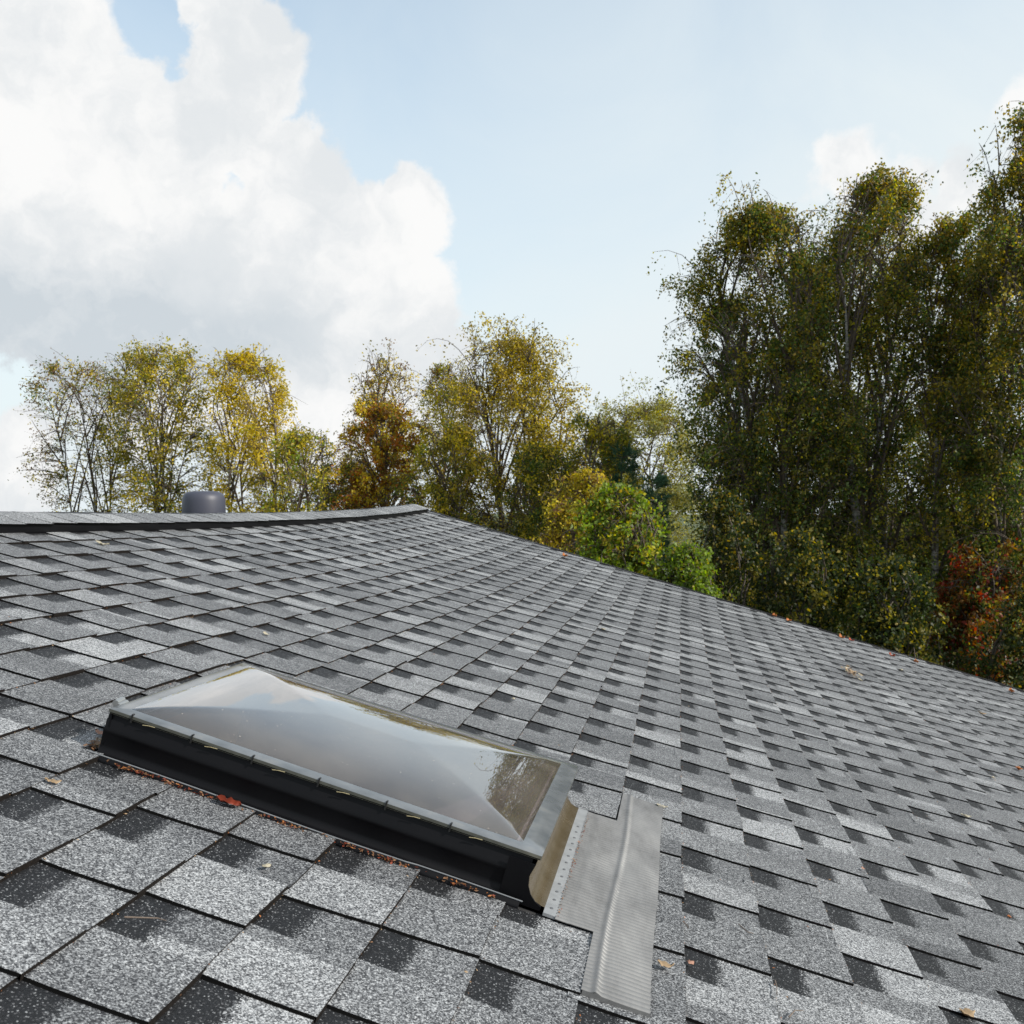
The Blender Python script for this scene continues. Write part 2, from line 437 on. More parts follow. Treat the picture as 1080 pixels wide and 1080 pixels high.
# gable trim, eaves
mb = MB()
for fn, a, b in ((RW, VR, VE + .02), (RB, 0, 5.17)):
    mb.rbox(UR - .004, UR + .035, a, b, -.16, .004, nv=30, fn=fn)
    mb.rbox(UR + .012, UR + .042, a, b, .004, .014, nv=30, fn=fn)
    hpart(mb, 'gable_trim', M_TRIM); mb = MB()
    mb.rbox(UN - .035, UN + .004, a, b, -.16, .012, nv=10, fn=fn); hpart(mb, 'gable_trim', M_TRIM); mb = MB()
mb = MB(); mb.rbox(UN, UR - .01, VE - .005, VE + .02, -.16, -.004, nu=14); hpart(mb, 'eave_fascia', M_TRIM); mb = MB(); mb.rbox(UN, UR - .01, 5.2, 5.22, -.16, -.004, nu=14, fn=RB)
hpart(mb, 'eave_fascia', M_TRIM)
# gutter half pipe along the eave
mb = MB(); us = np.linspace(UN, UR, 20); an = np.linspace(math.pi, 2 * math.pi, 9)
P = np.stack([RW(us, VE + .085 + .065 * math.cos(a), -.05 + .065 * math.sin(a)) for a in an], 1); mb.grid(P)
P = np.stack([RW(us, VE + .085 + .061 * math.cos(a), -.05 + .061 * math.sin(a)) for a in an], 1); mb.grid(P, 0, True)
hpart(mb, 'gutter', M_TRIM)
# walls below
mb = MB()
def wpt(u, v, z, back=False):
    p = (RB if back else RW)(u, v, -.05); return np.array([p[0], p[1], z if z is not None else p[2]])
ins = .45
fa, fb = wpt(UN + ins, VE - ins, None), wpt(UR - ins, VE - ins, None)
ra, rb_ = wpt(UN + ins, 5.2 - ins, None, True), wpt(UR - ins, 5.2 - ins, None, True)
pa, pb = wpt(UN + ins, VR, None), wpt(UR - ins, VR, None)
def g0(p): return np.array([p[0], p[1], 0.])
mb.add([g0(fa), g0(fb), fb, fa], [(0, 1, 2, 3)]); mb.add([g0(ra), g0(rb_), rb_, ra], [(3, 2, 1, 0)])
mb.add([g0(fa), g0(ra), ra, pa, fa], [(0, 1, 2, 3, 4)]); mb.add([g0(fb), g0(rb_), rb_, pb, fb], [(4, 3, 2, 1, 0)])
hpart(mb, 'wall', M_WALL)

# vent pipe behind the ridge
vt = np.linspace(0, 1, 1)
vb_ = RB(4.98, .36, 0); vx, vy = float(vb_[0]), float(vb_[1])
Yp = vy; vx = (215 - 540) / F * Yp
topz = CAM_Z + (HOR - 518) / F * Yp
prof = [(.060, float(vb_[2]) - .06), (.060, topz - .17), (.108, topz - .165), (.112, topz - .15), (.109, topz - .05), (.106, topz - .032), (.099, topz - .017), (.087, topz - .007), (.070, topz - .002), (.05, topz), (.0005, topz + .001)]
mb = MB(); an = np.linspace(0, 2 * np.pi, 41)
P = np.stack([np.stack([vx + r * np.cos(an), vy + r * np.sin(an), np.full_like(an, z)], -1) for r, z in prof], 0)
mb.grid(P, 0, True)
vp = hpart(mb, 'vent_pipe', M_VENT, smooth=True); tag(vp, 'grey capped vent pipe just behind the ridge')

# ------------------------------------------------------------------ the skylight (a part of the house)
QA, QB, QC, QD = np.array([1.587, -.812]), np.array([1.603, -.052]), np.array([2.196, -.050]), np.array([2.128, -.816])
WT = .086
def SQ(a, b):     # a: down the slope 0..1, b: along the ridge 0..1
    a, b = np.broadcast_arrays(np.asarray(a, float), np.asarray(b, float)); a = a[..., None]; b = b[..., None]
    return (1 - a) * (1 - b) * QA + a * (1 - b) * QB + a * b * QC + (1 - a) * b * QD
LA, LB = .762, .575
def SP(a, b, w):
    q = SQ(a, b); return RW(q[..., 0], q[..., 1], w)
def ring(mb, prof, m=0, n=24, flip=False, ends=None):
    """sweep (inset metres, w) profile round the frame quad"""
    cs = []
    per = [(0, 0, 1, 0), (1, 0, 1, 1), (1, 1, 0, 1), (0, 1, 0, 0)]
    rows = []
    for (ins_, w) in prof:
        ia, ib = ins_ / LA, ins_ / LB
        cor = [(ia, ib), (1 - ia, ib), (1 - ia, 1 - ib), (ia, 1 - ib), (ia, ib)]
        pts = []
        for j in range(4):
            p, q = cor[j], cor[j + 1]
            for s_ in np.linspace(0, 1, n, endpoint=False): pts.append((p[0] + (q[0] - p[0]) * s_, p[1] + (q[1] - p[1]) * s_))
        pts.append(cor[4]); pts = np.array(pts)
        rows.append(SP(pts[:, 0], pts[:, 1], w))
    mb.grid(np.stack(rows, 0), m, flip)
sky = empty('skylight'); sky.parent = house; sky.location = tuple(-house_off)
tag(sky, 'clear domed skylight on a black curb')
# curb: near, far and upslope sides in black plastic with two shallow ribs
mb = MB()
def curb_side(a0, a1, bfn, prof, m=0, n=30, flip=False):
    aa = np.linspace(a0, a1, n)
    rows = [np.stack([RW(*(SQ(x, bfn(x)) + np.array([du, 0])), w) for x in aa]) for (du, w) in prof]
    mb.grid(np.stack(rows, 0), m, flip)
def near_prof(sgn):
    return [(sgn * .004, WT - .006), (sgn * .004, WT - .018), (sgn * .001, WT - .021), (sgn * .001, WT - .033), (-sgn * .003, WT - .037), (-sgn * .001, WT - .042), (sgn * .001, .022), (-sgn * .001, .010), (-sgn * .010, .0085), (-sgn * .0165, .0105), (-sgn * .0225, .0105), (-sgn * .0225, .0075), (-sgn * .026, .0070), (-sgn * .026, .001)]
NPROF = near_prof(1)
curb_side(-.002, .985, lambda x: 0., NPROF)
curb_side(-.002, .985, lambda x: 1., near_prof(-1), flip=True)
# upslope end
bb = np.linspace(0, 1, 20)
rows = [np.stack([RW(SQ(0, y)[0], SQ(0, y)[1] + dv, w) for y in bb]) for dv, w in ((.006, WT - .006), (.006, .03), (.0, .012), (-.016, .006), (-.026, .007), (-.030, .001))]
mb.grid(np.stack(rows, 0), 0, True)
curb = mb.build('curb', M_BLACK, sky)
# highlight along the near foot, put in as a pale grey bead
mb = MB()
aa = np.linspace(-.01, .99, 40)
foot = np.stack([RW(*(SQ(x, 0.) + np.array([-.0185 - .003 * (x < .74), 0])), .0115 + .0008 * math.sin(x * 9)) for x in aa])
mb.tube(foot, .0013, 6)
mb.build('foot_highlight', simple('grey_highlight_bead', (.16, .17, .18), .35), sky)
# cove at the lower end: from the frame down and out to the nailed flange
mb = MB()
u0_, u1_ = 1.5985, 2.158
uu = np.linspace(u0_, u1_, 24)
cv = [(-.056, WT - .014), (-.060, WT - .03), (-.061, .046), (-.058, .034), (-.051, .022), (-.041, .0135), (-.030, .0100), (-.024, .0095)]
mb.grid(np.stack([RW(uu, v, w) for v, w in cv], 0), 0, False)
for ue, fl in ((u1_, False),):      # thin end plates of the cove
    P = np.stack([RW(ue, v, w) for v, w in cv] + [RW(ue, -.10, .0095), RW(ue, -.10, WT - .014)]); mb.add(P, [tuple(range(len(P)))[::(1 if fl else -1)]])
cvo = mb.build('cove_flashing', M_COVE, sky, smooth=False); cvo.data.polygons.foreach_set('use_smooth', np.array([len(p.vertices) == 4 for p in cvo.data.polygons]))
mb = MB()
mb.rbox(u0_ - .020, u1_ + .004, -.024, -.003, .0045, .0095, nu=12)
mb.build('nailing_flange', M_FLANGE, sky)
mb = MB()
for x in np.linspace(u0_ + .006, u1_ - .12, 13):
    an = np.linspace(0, 2 * np.pi, 11)[:-1]; r = .0026
    ring1 = RW(x + r * 1.3 * np.cos(an), -.0135 + r * np.sin(an), .0102); ring0 = RW(x + r * 1.5 * np.cos(an), -.0135 + r * 1.15 * np.sin(an), .0094)
    mb = MB(); mb.add(np.concatenate([ring1, ring0]), [tuple(range(10))] + [(i + 10, (i + 1) % 10 + 10, (i + 1) % 10, i) for i in range(10)])
    mb.build('nail_head', M_HOLE, sky)
# near face closing piece at cove end
mb = MB()
pts = [(-.10, WT - .016), (-.056, WT - .016), (-.061, .050), (-.058, .034), (-.051, .022), (-.041, .0135), (-.030, .009), (-.03, .002), (-.10, .002)]
P0 = np.stack([RW(1.5955, v, w) for v, w in pts]); P1 = np.stack([RW(1.5985, v, w) for v, w in pts]); n_ = len(pts)
mb.add(np.concatenate([P0, P1]), [tuple(range(n_))[::-1], tuple(range(n_, 2 * n_))] + [(i, (i + 1) % n_, (i + 1) % n_ + n_, i + n_) for i in range(n_)])
mb.build('curb_end_plate', M_BLACK, sky)
# rim
mb = MB()
def rimw(side): return {0: .024, 1: .040, 2: .024, 3: .026}[side]
inner = [(.026 / LA, .024 / LB), (1 - .036 / LA, .024 / LB), (1 - .036 / LA, 1 - .026 / LB), (.026 / LA, 1 - .026 / LB)]
outer = [(0, 0), (1, 0), (1, 1), (0, 1)]
def loop4(c, w, n=16):
    pts = []
    for j in range(4):
        p, q = c[j], c[(j + 1) % 4]
        for s_ in np.linspace(0, 1, n, endpoint=False): pts.append((p[0] + (q[0] - p[0]) * s_, p[1] + (q[1] - p[1]) * s_))
    pts.append(c[0]); pts = np.array(pts); return SP(pts[:, 0], pts[:, 1], w)
def insetq(c, d): return [(c[0][0] + d / LA, c[0][1] + d / LB), (c[1][0] - d / LA, c[1][1] + d / LB), (c[2][0] - d / LA, c[2][1] - d / LB), (c[3][0] + d / LA, c[3][1] - d / LB)]
mb.grid(np.stack([loop4(insetq(outer, -.001), WT - .007), loop4(insetq(outer, -.001), WT - .002)]), 1, False)
mb.grid(np.stack([loop4(insetq(outer, -.001), WT - .002), loop4(insetq(outer, .002), WT), loop4(inner, WT + .001)]), 0, False)
mb.grid(np.stack([loop4(insetq(outer, -.001), WT - .009), loop4(insetq(outer, .01), WT - .009)]), 1, True)
rim = mb.build('rim', [M_RIM, M_RIMEDGE], sky)
# hipped dome, two shells
def dome_grid(wofs, hgt):
    a = np.linspace(inner[0][0], inner[1][0], 150); b = np.linspace(inner[0][1], inner[3][1], 110)
    A, B = np.meshgrid(a, b, indexing='ij')
    da = np.minimum(A - a[0], a[-1] - A) * LA; db = np.minimum(B - b[0], b[-1] - B) * LB
    kk = .0035
    d = -kk * np.log(np.exp(-da / kk) + np.exp(-db / kk)) 
    d = np.maximum(d, 0)
    # gentle rounding at the top
    h = hgt * (1 - np.exp(-d / .085))     # moulded: steep at the rim, nearly flat on top, hips crisp at the corners
    return SP(A, B, WT + .0012 + wofs + h)
mb = MB(); mb.grid(dome_grid(0, .024)); mb.grid(dome_grid(-.009, .019))
mb.build('dome', M_DOME, sky, smooth=True)
# light well
mb = MB()
c4 = insetq(inner, .012)
lo = insetq(inner, .03)
mb.grid(np.stack([loop4(c4, WT - .009), loop4(c4, .0), loop4(lo, -.22)]), 0, True)
q = [SP(x, y, -.22) for (x, y) in lo]; mb.add(np.array(q), [(0, 1, 2, 3)], 1)
mb.grid(np.stack([loop4(insetq(inner, .001), WT - .009), loop4(c4, WT - .009)]), 0)
mb.build('light_well', [M_WELL, M_WELLB], sky)
mb = MB(); mb.add(np.array([SP(lo[3][0] + .004, lo[3][1] - .01, -.21), SP(lo[0][0] + .004, lo[0][1] + .01, -.21), SP(c4[0][0] + .004, c4[0][1] + .01, .05), SP(c4[3][0] + .004, c4[3][1] - .01, .05)]), [(0, 1, 2, 3)])  # tan quad: sunlight on the upslope well wall, put into the colour
mb.build('sunlit_wall_patch', simple('tan_sunlit_patch', (.46, .31, .21), .6, noise=.15, nscale=20), sky)
# clips on the near and lower rim
mb = MB(); ms = MB()
cl = [(x, 0.) for x in (.055, .20, .345, .50, .655, .80)]
for (x, y) in cl:
    mb = MB(); q = SQ(x, y)
    mb.rbox(q[0] - .0025, q[0] + .004, q[1] - .0012, q[1] + .0012, WT - .013, WT + .0018)
    p0 = RW(q[0] + .004, q[1], WT + .0015); p1 = RW(q[0] + .02, q[1] - .010, WT + .0022)
    mb.build('clip', M_CLIP, sky)
for x in (.10, .25, .41, .56, .72, .86):
    ms = MB()
    q = SQ(x, 0.); p0 = RW(q[0] - .0035, q[1] - .012, WT - .010); p1 = RW(q[0] - .003, q[1] + .010, WT - .007)
    ms.tube(np.array([p0, (p0 + p1) / 2 + np.array([0, 0, .0008]), p1]), .0006, 5); ms.build('seal_end', M_STRAW, sky)
# hinge catch at the upper near corner
mb = MB(); q = SQ(0, .06)
mb.tube(np.array([RW(q[0], q[1] - .004, WT - .006), RW(q[0] + .03, q[1] - .006, WT - .005)]), .005, 10)
mb.tube(np.array([RW(q[0] + .004, q[1] - .012, WT - .004), RW(q[0] + .03, q[1] - .014, WT - .003)]), .006, 10)
mb.build('catch', simple('dull_metal', (.35, .36, .36), .35, metal=.7), sky)

# corrugated apron flashing below the skylight
mb = MB()
def aprow(U, V):
    base = .0098 + .012 * np.clip(V - .0585, 0, .1) + .0005 * np.sin(U * 31) * np.sin(V * 60 + 1)
    cor = .0040 * (np.abs(np.sin(U * np.pi / .0122)) ** .6 - .6) * (1 + .15 * np.sin(U * 13))
    cor = cor * (1 - .35 * np.exp(-((V - .083) / .006) ** 2))
    br = .0032 * np.exp(-((V - .080 - .003 * np.sin(U * 7)) / .0045) ** 2)
    fold = -.0016 * np.exp(-((U - 1.76 + .5 * (V - .1)) / .010) ** 2) * (V > .085) - .0014 * np.exp(-((U - 2.02 + .4 * (V - .1)) / .009) ** 2) * (V > .085) + .0012 * np.exp(-((U - 1.9) / .05) ** 2) * np.sin(V * 60)
    return base + cor + br + fold
u_ = np.arange(1.374, 2.376, .00098); v_ = np.linspace(.0592, .1545, 40)
U, V = np.meshgrid(u_, v_, indexing='ij')
Vs = V + (.0012 * np.sin(U * 11)) * (V > .15) + (U - 1.9) * .004
mb.grid(RW(U, Vs, aprow(U, V)))
for vv in (v_[0], v_[-1]):
    P = np.stack([RW(u_, np.full_like(u_, Vs[0, 0] if vv < .1 else vv) + 0 * u_, aprow(u_, np.full_like(u_, vv)) - d) for d in (0, .003)], 1)
u2 = np.arange(1.572, 2.158, .00098); v2 = np.linspace(-.0035, .0592, 14)
U, V = np.meshgrid(u2, v2, indexing='ij')
mb.grid(RW(U, V + (U - 1.9) * .004 * (V > .058), aprow(U, V) - .0006 * (V < .02)))
for ue in (1.374, 2.375):
    vv = np.linspace(.0592, .1545, 26); P = np.stack([RW(ue, vv, aprow(np.full_like(vv, ue), vv)), RW(ue, vv, .004)], 0); mb.grid(P, 0, ue < 2)
P = np.stack([RW(u_, .1545 + .0012 * np.sin(u_ * 11) + (u_ - 1.9) * .004, aprow(u_, np.full_like(u_, .1545)) - d) for d in (0, .0022)], 0)
mb.grid(P, 0)
ap = hpart(mb, 'apron_flashing', M_LEAD, smooth=True)
tag(ap, 'finely corrugated grey apron flashing below the skylight')

# ------------------------------------------------------------------ litter on the roof
M_LITTER = leaf_mat('dry_leaf', .15, .3)
def surf_w(u, v):
    t = ((v - V0) / EXP) % 1.0
    return lowp(t) + .0036
def leaf_on_roof(px_u, px_v, size, col, label, rot=0., curl=.3, wide=.55, w=None):
    n = 9; ts = np.linspace(0, 1, n)
    hw = wide * .5 * size * np.sin(np.pi * ts ** .85) ** .8
    z = curl * size * .5 * (np.abs(ts - .5) * 2) ** 2 + .001
    vs = []
    for i in range(n):
        for s_, zz in ((-1, 1), (0, 0), (1, 1)):
            vs.append(((ts[i] - .5) * size, s_ * hw[i], z[i] + zz * hw[i] * .35))
    vs = np.array(vs); vs[:, 2] += np.random.default_rng(int(px_u * 1e4) % 9999).normal(0, size * .035, len(vs)); vs[:, 1] += np.random.default_rng(int(px_v * 1e4) % 9999).normal(0, size * .03, len(vs)); c_, s2 = math.cos(rot), math.sin(rot)
    x = vs[:, 0] * c_ - vs[:, 1] * s2; y = vs[:, 0] * s2 + vs[:, 1] * c_
    ww = surf_w(px_u, px_v) if w is None else w
    P = RW(px_u + x, px_v + y, ww + vs[:, 2] + .0015)
    org = RW(px_u, px_v, ww)
    fs = [(i * 3 + j, (i + 1) * 3 + j, (i + 1) * 3 + j + 1, i * 3 + j + 1) for i in range(n - 1) for j in range(2)]
    cc = np.array(col)[None, :] * RNG.uniform(.8, 1.2, (len(P), 1))
    o = mesh_obj('fallen_leaf', P - org, np.array(fs), M_LITTER, None, True, None, {'leafcol': cc})
    o.location = tuple(org)
    so = o.modifiers.new('thick', 'SOLIDIFY'); so.thickness = .0006
    # stalk
    tag(o, label, 'leaf', 'fallen leaves on the roof')
    return o
def inv(px, py, w=.006):
    r = np.array([px - 540, py - 540, F]); s_ = 0.
    for _ in range(25):
        P = r * ((-(EYE - w) + s_) / (r @ NN)); u, v = P @ D1, P @ D2; s_ = float(sag(u, v))
    return float(u), float(v)
TAN = (.42, .30, .18); PALE = (.55, .50, .38); RED = (.30, .06, .025); ORG = (.42, .15, .045); BRN = (.20, .11, .06); PINK = (.50, .28, .20)
leaves = [
 (280, 670, .030, PALE, 'small pale leaf on the shingles just above the upper rim of the skylight', 1.9),
 (107, 575, .060, PALE, 'long cream leaf lying on the second row under the ridge', 1.2),
 (55, 826, .030, TAN, 'tan leaf on a row joint left of the skylight curb', 1.1),
 (105, 776, .030, PINK, 'pinkish curled leaf tucked under the upper near corner of the skylight', 1.7),
 (280, 917, .022, PALE, 'crumpled pale green leaf below the middle of the black curb', .4),
 (700, 1022, .034, TAN, 'tan leaf beside the lower end of the corrugated flashing', 1.3),
 (728, 1017, .022, PINK, 'pink and brown leaf on the dark stripe right of the corrugated flashing', .5),
 (697, 853, .034, PALE, 'yellowish leaf at the far corner of the corrugated flashing', 1.45),
 (909, 919, .020, PINK, 'small rosy leaf alone on the right part of the roof at a tab corner', 0.),
 (1019, 1071, .044, TAN, 'large tan leaf at the bottom right corner of the photo', 1.0),
 (1018, 862, .045, PALE, 'whitish flat leaf on the lower slope near the right edge', 1.4),
 (950, 707, .060, PALE, 'pale leaf far up the lower slope beneath the gable edge', .7),
 (1035, 754, .075, TAN, 'brownish pale leaf near the right end of the gable edge', 1.2),
 (1047, 822, .035, PALE, 'bright white speck of a leaf near the right border', .2),
 (1074, 812, .060, ORG, 'orange leaf at the right border of the roof', .2),
 (636, 664, .050, PALE, 'bright pale leaf in the middle of the far roof field', .8),
 (541, 738, .022, PALE, 'white speck of a leaf on the row joint above the lower corner of the skylight', .3),
 (1064, 968, .020, ORG, 'thin orange leaf stuck upright in a row joint at the lower right', .1),
]
for (x, y, s_, c_, lb, r_) in leaves:
    u, v = inv(x, y); leaf_on_roof(u, v, s_ * .8, np.array(c_) * .8, lb, r_, curl=.35)
edge = [(816, 650, 'leftmost of the orange leaves along the dark gable edge'), (831, 655, 'orange leaf second from the left along the gable edge'),
        (887, 673, 'reddish leaf on the gable edge between the two pairs of orange ones'), (897, 676, 'orange leaf touching the reddish one on the gable edge'),
        (940, 692, 'orange leaf on the gable edge under the tall dark birches'), (965, 699, 'broad rust leaf on the gable edge left of the right border'),
        (1066, 730, 'rust leaf at the right end of the gable edge'), (595, 587, 'rust leaf on the gable edge under the yellow bush')]
for i, (x, y, lb) in enumerate(edge):
    u, v = inv(x, y + 1); leaf_on_roof(min(u, UR - .03), v, random.uniform(.06, .09), random.choice([ORG, RED, ORG]), lb, random.uniform(-.6, .6), curl=.7, w=.012)
# big red leaf clump against the curb
u, v = inv(238, 852); leaf_on_roof(u + .004, v, .044, (.17, .03, .015), 'brick red crumpled leaf pressed against the foot of the black curb', 1.45, curl=.12, wide=.45, w=.012)
# leaf_litter: uncountable crumbs
def litter(items, name, label, cols, parent=None):
    vs, fs, cc = [], [], []
    n = 0
    for (u, v, w, s_) in items:
        a = random.uniform(0, 6.28); t = random.uniform(-.5, .5); c_ = np.array(random.choice(cols)) * random.uniform(.6, 1.3)
        du, dv = math.cos(a) * s_, math.sin(a) * s_; eu, ev = -math.sin(a) * s_ * .45, math.cos(a) * s_ * .45
        P = [RW(u - du, v - dv, w), RW(u + eu, v + ev, w + s_ * t + .0005), RW(u + du, v + dv, w + s_ * random.uniform(0, .7)), RW(u - eu, v - ev, w + .001)]
        vs += P; fs.append((n, n + 1, n + 2, n + 3)); cc += [c_] * 4; n += 4
    o = mesh_obj(name, np.array(vs), np.array(fs), M_LITTER, None, False, None, {'leafcol': np.array(cc)})
    return tag(o, label, 'leaf litter', kind='stuff')
random.seed(11)
it = []
for _ in range(330):
    x = random.random() ** .9
    c_ = random.choice([.08, .13, .2, .27, .42, .47, .62, .68, .70, .85]) + random.gauss(0, .022) if random.random() < .8 else x
    x = min(max(c_, .0), .93)
    q = SQ(x, 0.); it.append((q[0] - .0265 - abs(random.gauss(0, .0045)), q[1], random.uniform(.006, .012), random.uniform(.0015, .0045)))
for _ in range(160):
    u = random.uniform(1.575, 2.12); it.append((u, random.gauss(-.001, .0015), random.uniform(.008, .012), random.uniform(.001, .0028)))
litter(it, 'leaf_litter', 'line of rusty leaf crumbs along the foot of the skylight', [(.18, .04, .02), BRN, BRN, (.14, .035, .02), (.3, .12, .04)])
it = []
for _ in range(500):
    b_ = random.random(); q = SQ(0, b_); it.append((q[0], q[1] - .004 - random.uniform(0, .026), random.uniform(.007, .014), random.uniform(.003, .011)))
litter(it, 'gutter_litter', 'brown needles and leaf mould behind the upslope end of the skylight', [BRN, (.13, .08, .045), TAN])
it = []
for _ in range(5200):
    k = random.randint(-12, 12); u = random.uniform(.8, 6.5); v = V0 + EXP * k + abs(random.gauss(.0015, .0018))
    if HU0 - .02 < u < HU1 + .05 and -.9 < v < .17: continue
    if .05 < v < .17 and 1.36 < u < 2.4: continue
    it.append((u, v, random.uniform(.003, .0075), random.uniform(.0008, .0024)))
for _ in range(260):
    u = random.uniform(.9, 5.5); v = random.uniform(-1.9, 2.6)
    if HU0 - .02 < u < HU1 + .05 and -.9 < v < .17: continue
    it.append((u, v, float(surf_w(u, v)) + .0015, random.uniform(.001, .0035)))
litter(it, 'crumbs', 'fine brown debris caught under the shingle butts', [BRN, TAN, (.3, .17, .08), ORG])
M_TW = simple('dead_twig', (.13, .10, .08), .8)
def twig(px, label, r=.0012, w=.0115):
    P = []
    for (x, y) in px:
        u, v = inv(x, y, w); P.append(RW(u, v, w + random.uniform(0, .003)))
    P = np.array(P); org = P[0].copy(); mb = MB(); mb.tube(P - org, np.linspace(r, r * .4, len(P)), 5)
    o = mb.build('twig', M_TW); o.location = tuple(org); tag(o, label, 'twig', 'dead twigs on the shingles')
twig([(131, 968), (150, 970), (166, 970), (175, 973)], 'thin bent twig lying across a dark stripe at the lower left')
twig([(779, 975), (784, 980), (788, 984), (795, 985)], 'short dark twig at the corner of a tab right of the flashing')
twig([(720, 973), (724, 976), (726, 979)], 'tiny hooked twig right beside the corrugated flashing')
twig([(832, 1073), (838, 1067), (848, 1066)], 'pale twig in the dark stripe at the bottom right')
twig([(817, 1035), (819, 1042), (819, 1051)], 'upright pale stalk above the bottom right twig')
twig([(268, 973 - 20), (263, 955)], 'tiny stub twig below the curb') if False else None
# debris clump far on the slope
u, v = inv(897, 711)
it = [(u + random.gauss(0, .10), v + random.gauss(0, .025), .01 + random.uniform(0, .03), random.uniform(.006, .025)) for _ in range(60)]
litter(it, 'debris_clump', 'clump of grey brown debris lying alone on the far slope', [(.16, .12, .1), TAN, PALE])

# ------------------------------------------------------------------ ground
mb = MB(); R_ = 520; an = np.linspace(0, 2 * np.pi, 73)
P = np.stack([np.stack([r * np.cos(an), r * np.sin(an), np.zeros_like(an)], -1) for r in (.01, 15, 40, 120, R_)], 0); mb.grid(P, 0, True)
mg, nt, out = newmat('meadow_grass')
g = N(nt, 'NewGeometry'); n = N(nt, 'TexNoise'); n.inputs['Scale'].default_value = 1.5; n.inputs['Detail'].default_value = 10; n.inputs['Roughness'].default_value = .7; L(nt, g.outputs['Position'], n.inputs['Vector'])
r = ramp(nt, [(.3, (.02, .03, .008)), (.5, (.05, .075, .018)), (.7, (.11, .11, .03))]); L(nt, n.outputs['Fac'], r.inputs[0])
b = N(nt, 'BsdfPrincipled'); L(nt, r.outputs[0], b.inputs['Base Color']); b.inputs['Roughness'].default_value = .9; L(nt, b.outputs[0], out.inputs[0])
tag(mb.build('ground', mg), kind='structure')

# ------------------------------------------------------------------ trees
G_DARK = (.040, .062, .016); G_MID = (.075, .11, .022); G_BRT = (.15, .21, .028); YG = (.30, .27, .03); GOLD = (.44, .34, .035)
ORNG = (.36, .15, .02); BRWN = (.15, .085, .03); PALEG = (.22, .23, .10); OLIVE = (.15, .135, .028); REDD = (.35, .04, .015); RUST = (.26, .09, .02)
def rot_leaves(rng, C, size, cols, droop=.4, wide=.62):
    n = len(C)
    ax = rng.normal(size=(n, 3)); ax[:, 2] -= droop; ax /= np.linalg.norm(ax, axis=1)[:, None]
    bx = np.cross(ax, rng.normal(size=(n, 3))); bx /= np.linalg.norm(bx, axis=1)[:, None] + 1e-9
    s_ = size * rng.uniform(.65, 1.25, (n, 1)); a = ax * s_ * .5; b = bx * s_ * .5 * wide
    V = np.stack([C - a, C + b - a * .2, C + a, C - b - a * .2], 1).reshape(-1, 3)
    Fc = np.arange(4 * n).reshape(-1, 4)
    return V, Fc, np.repeat(cols, 4, 0)
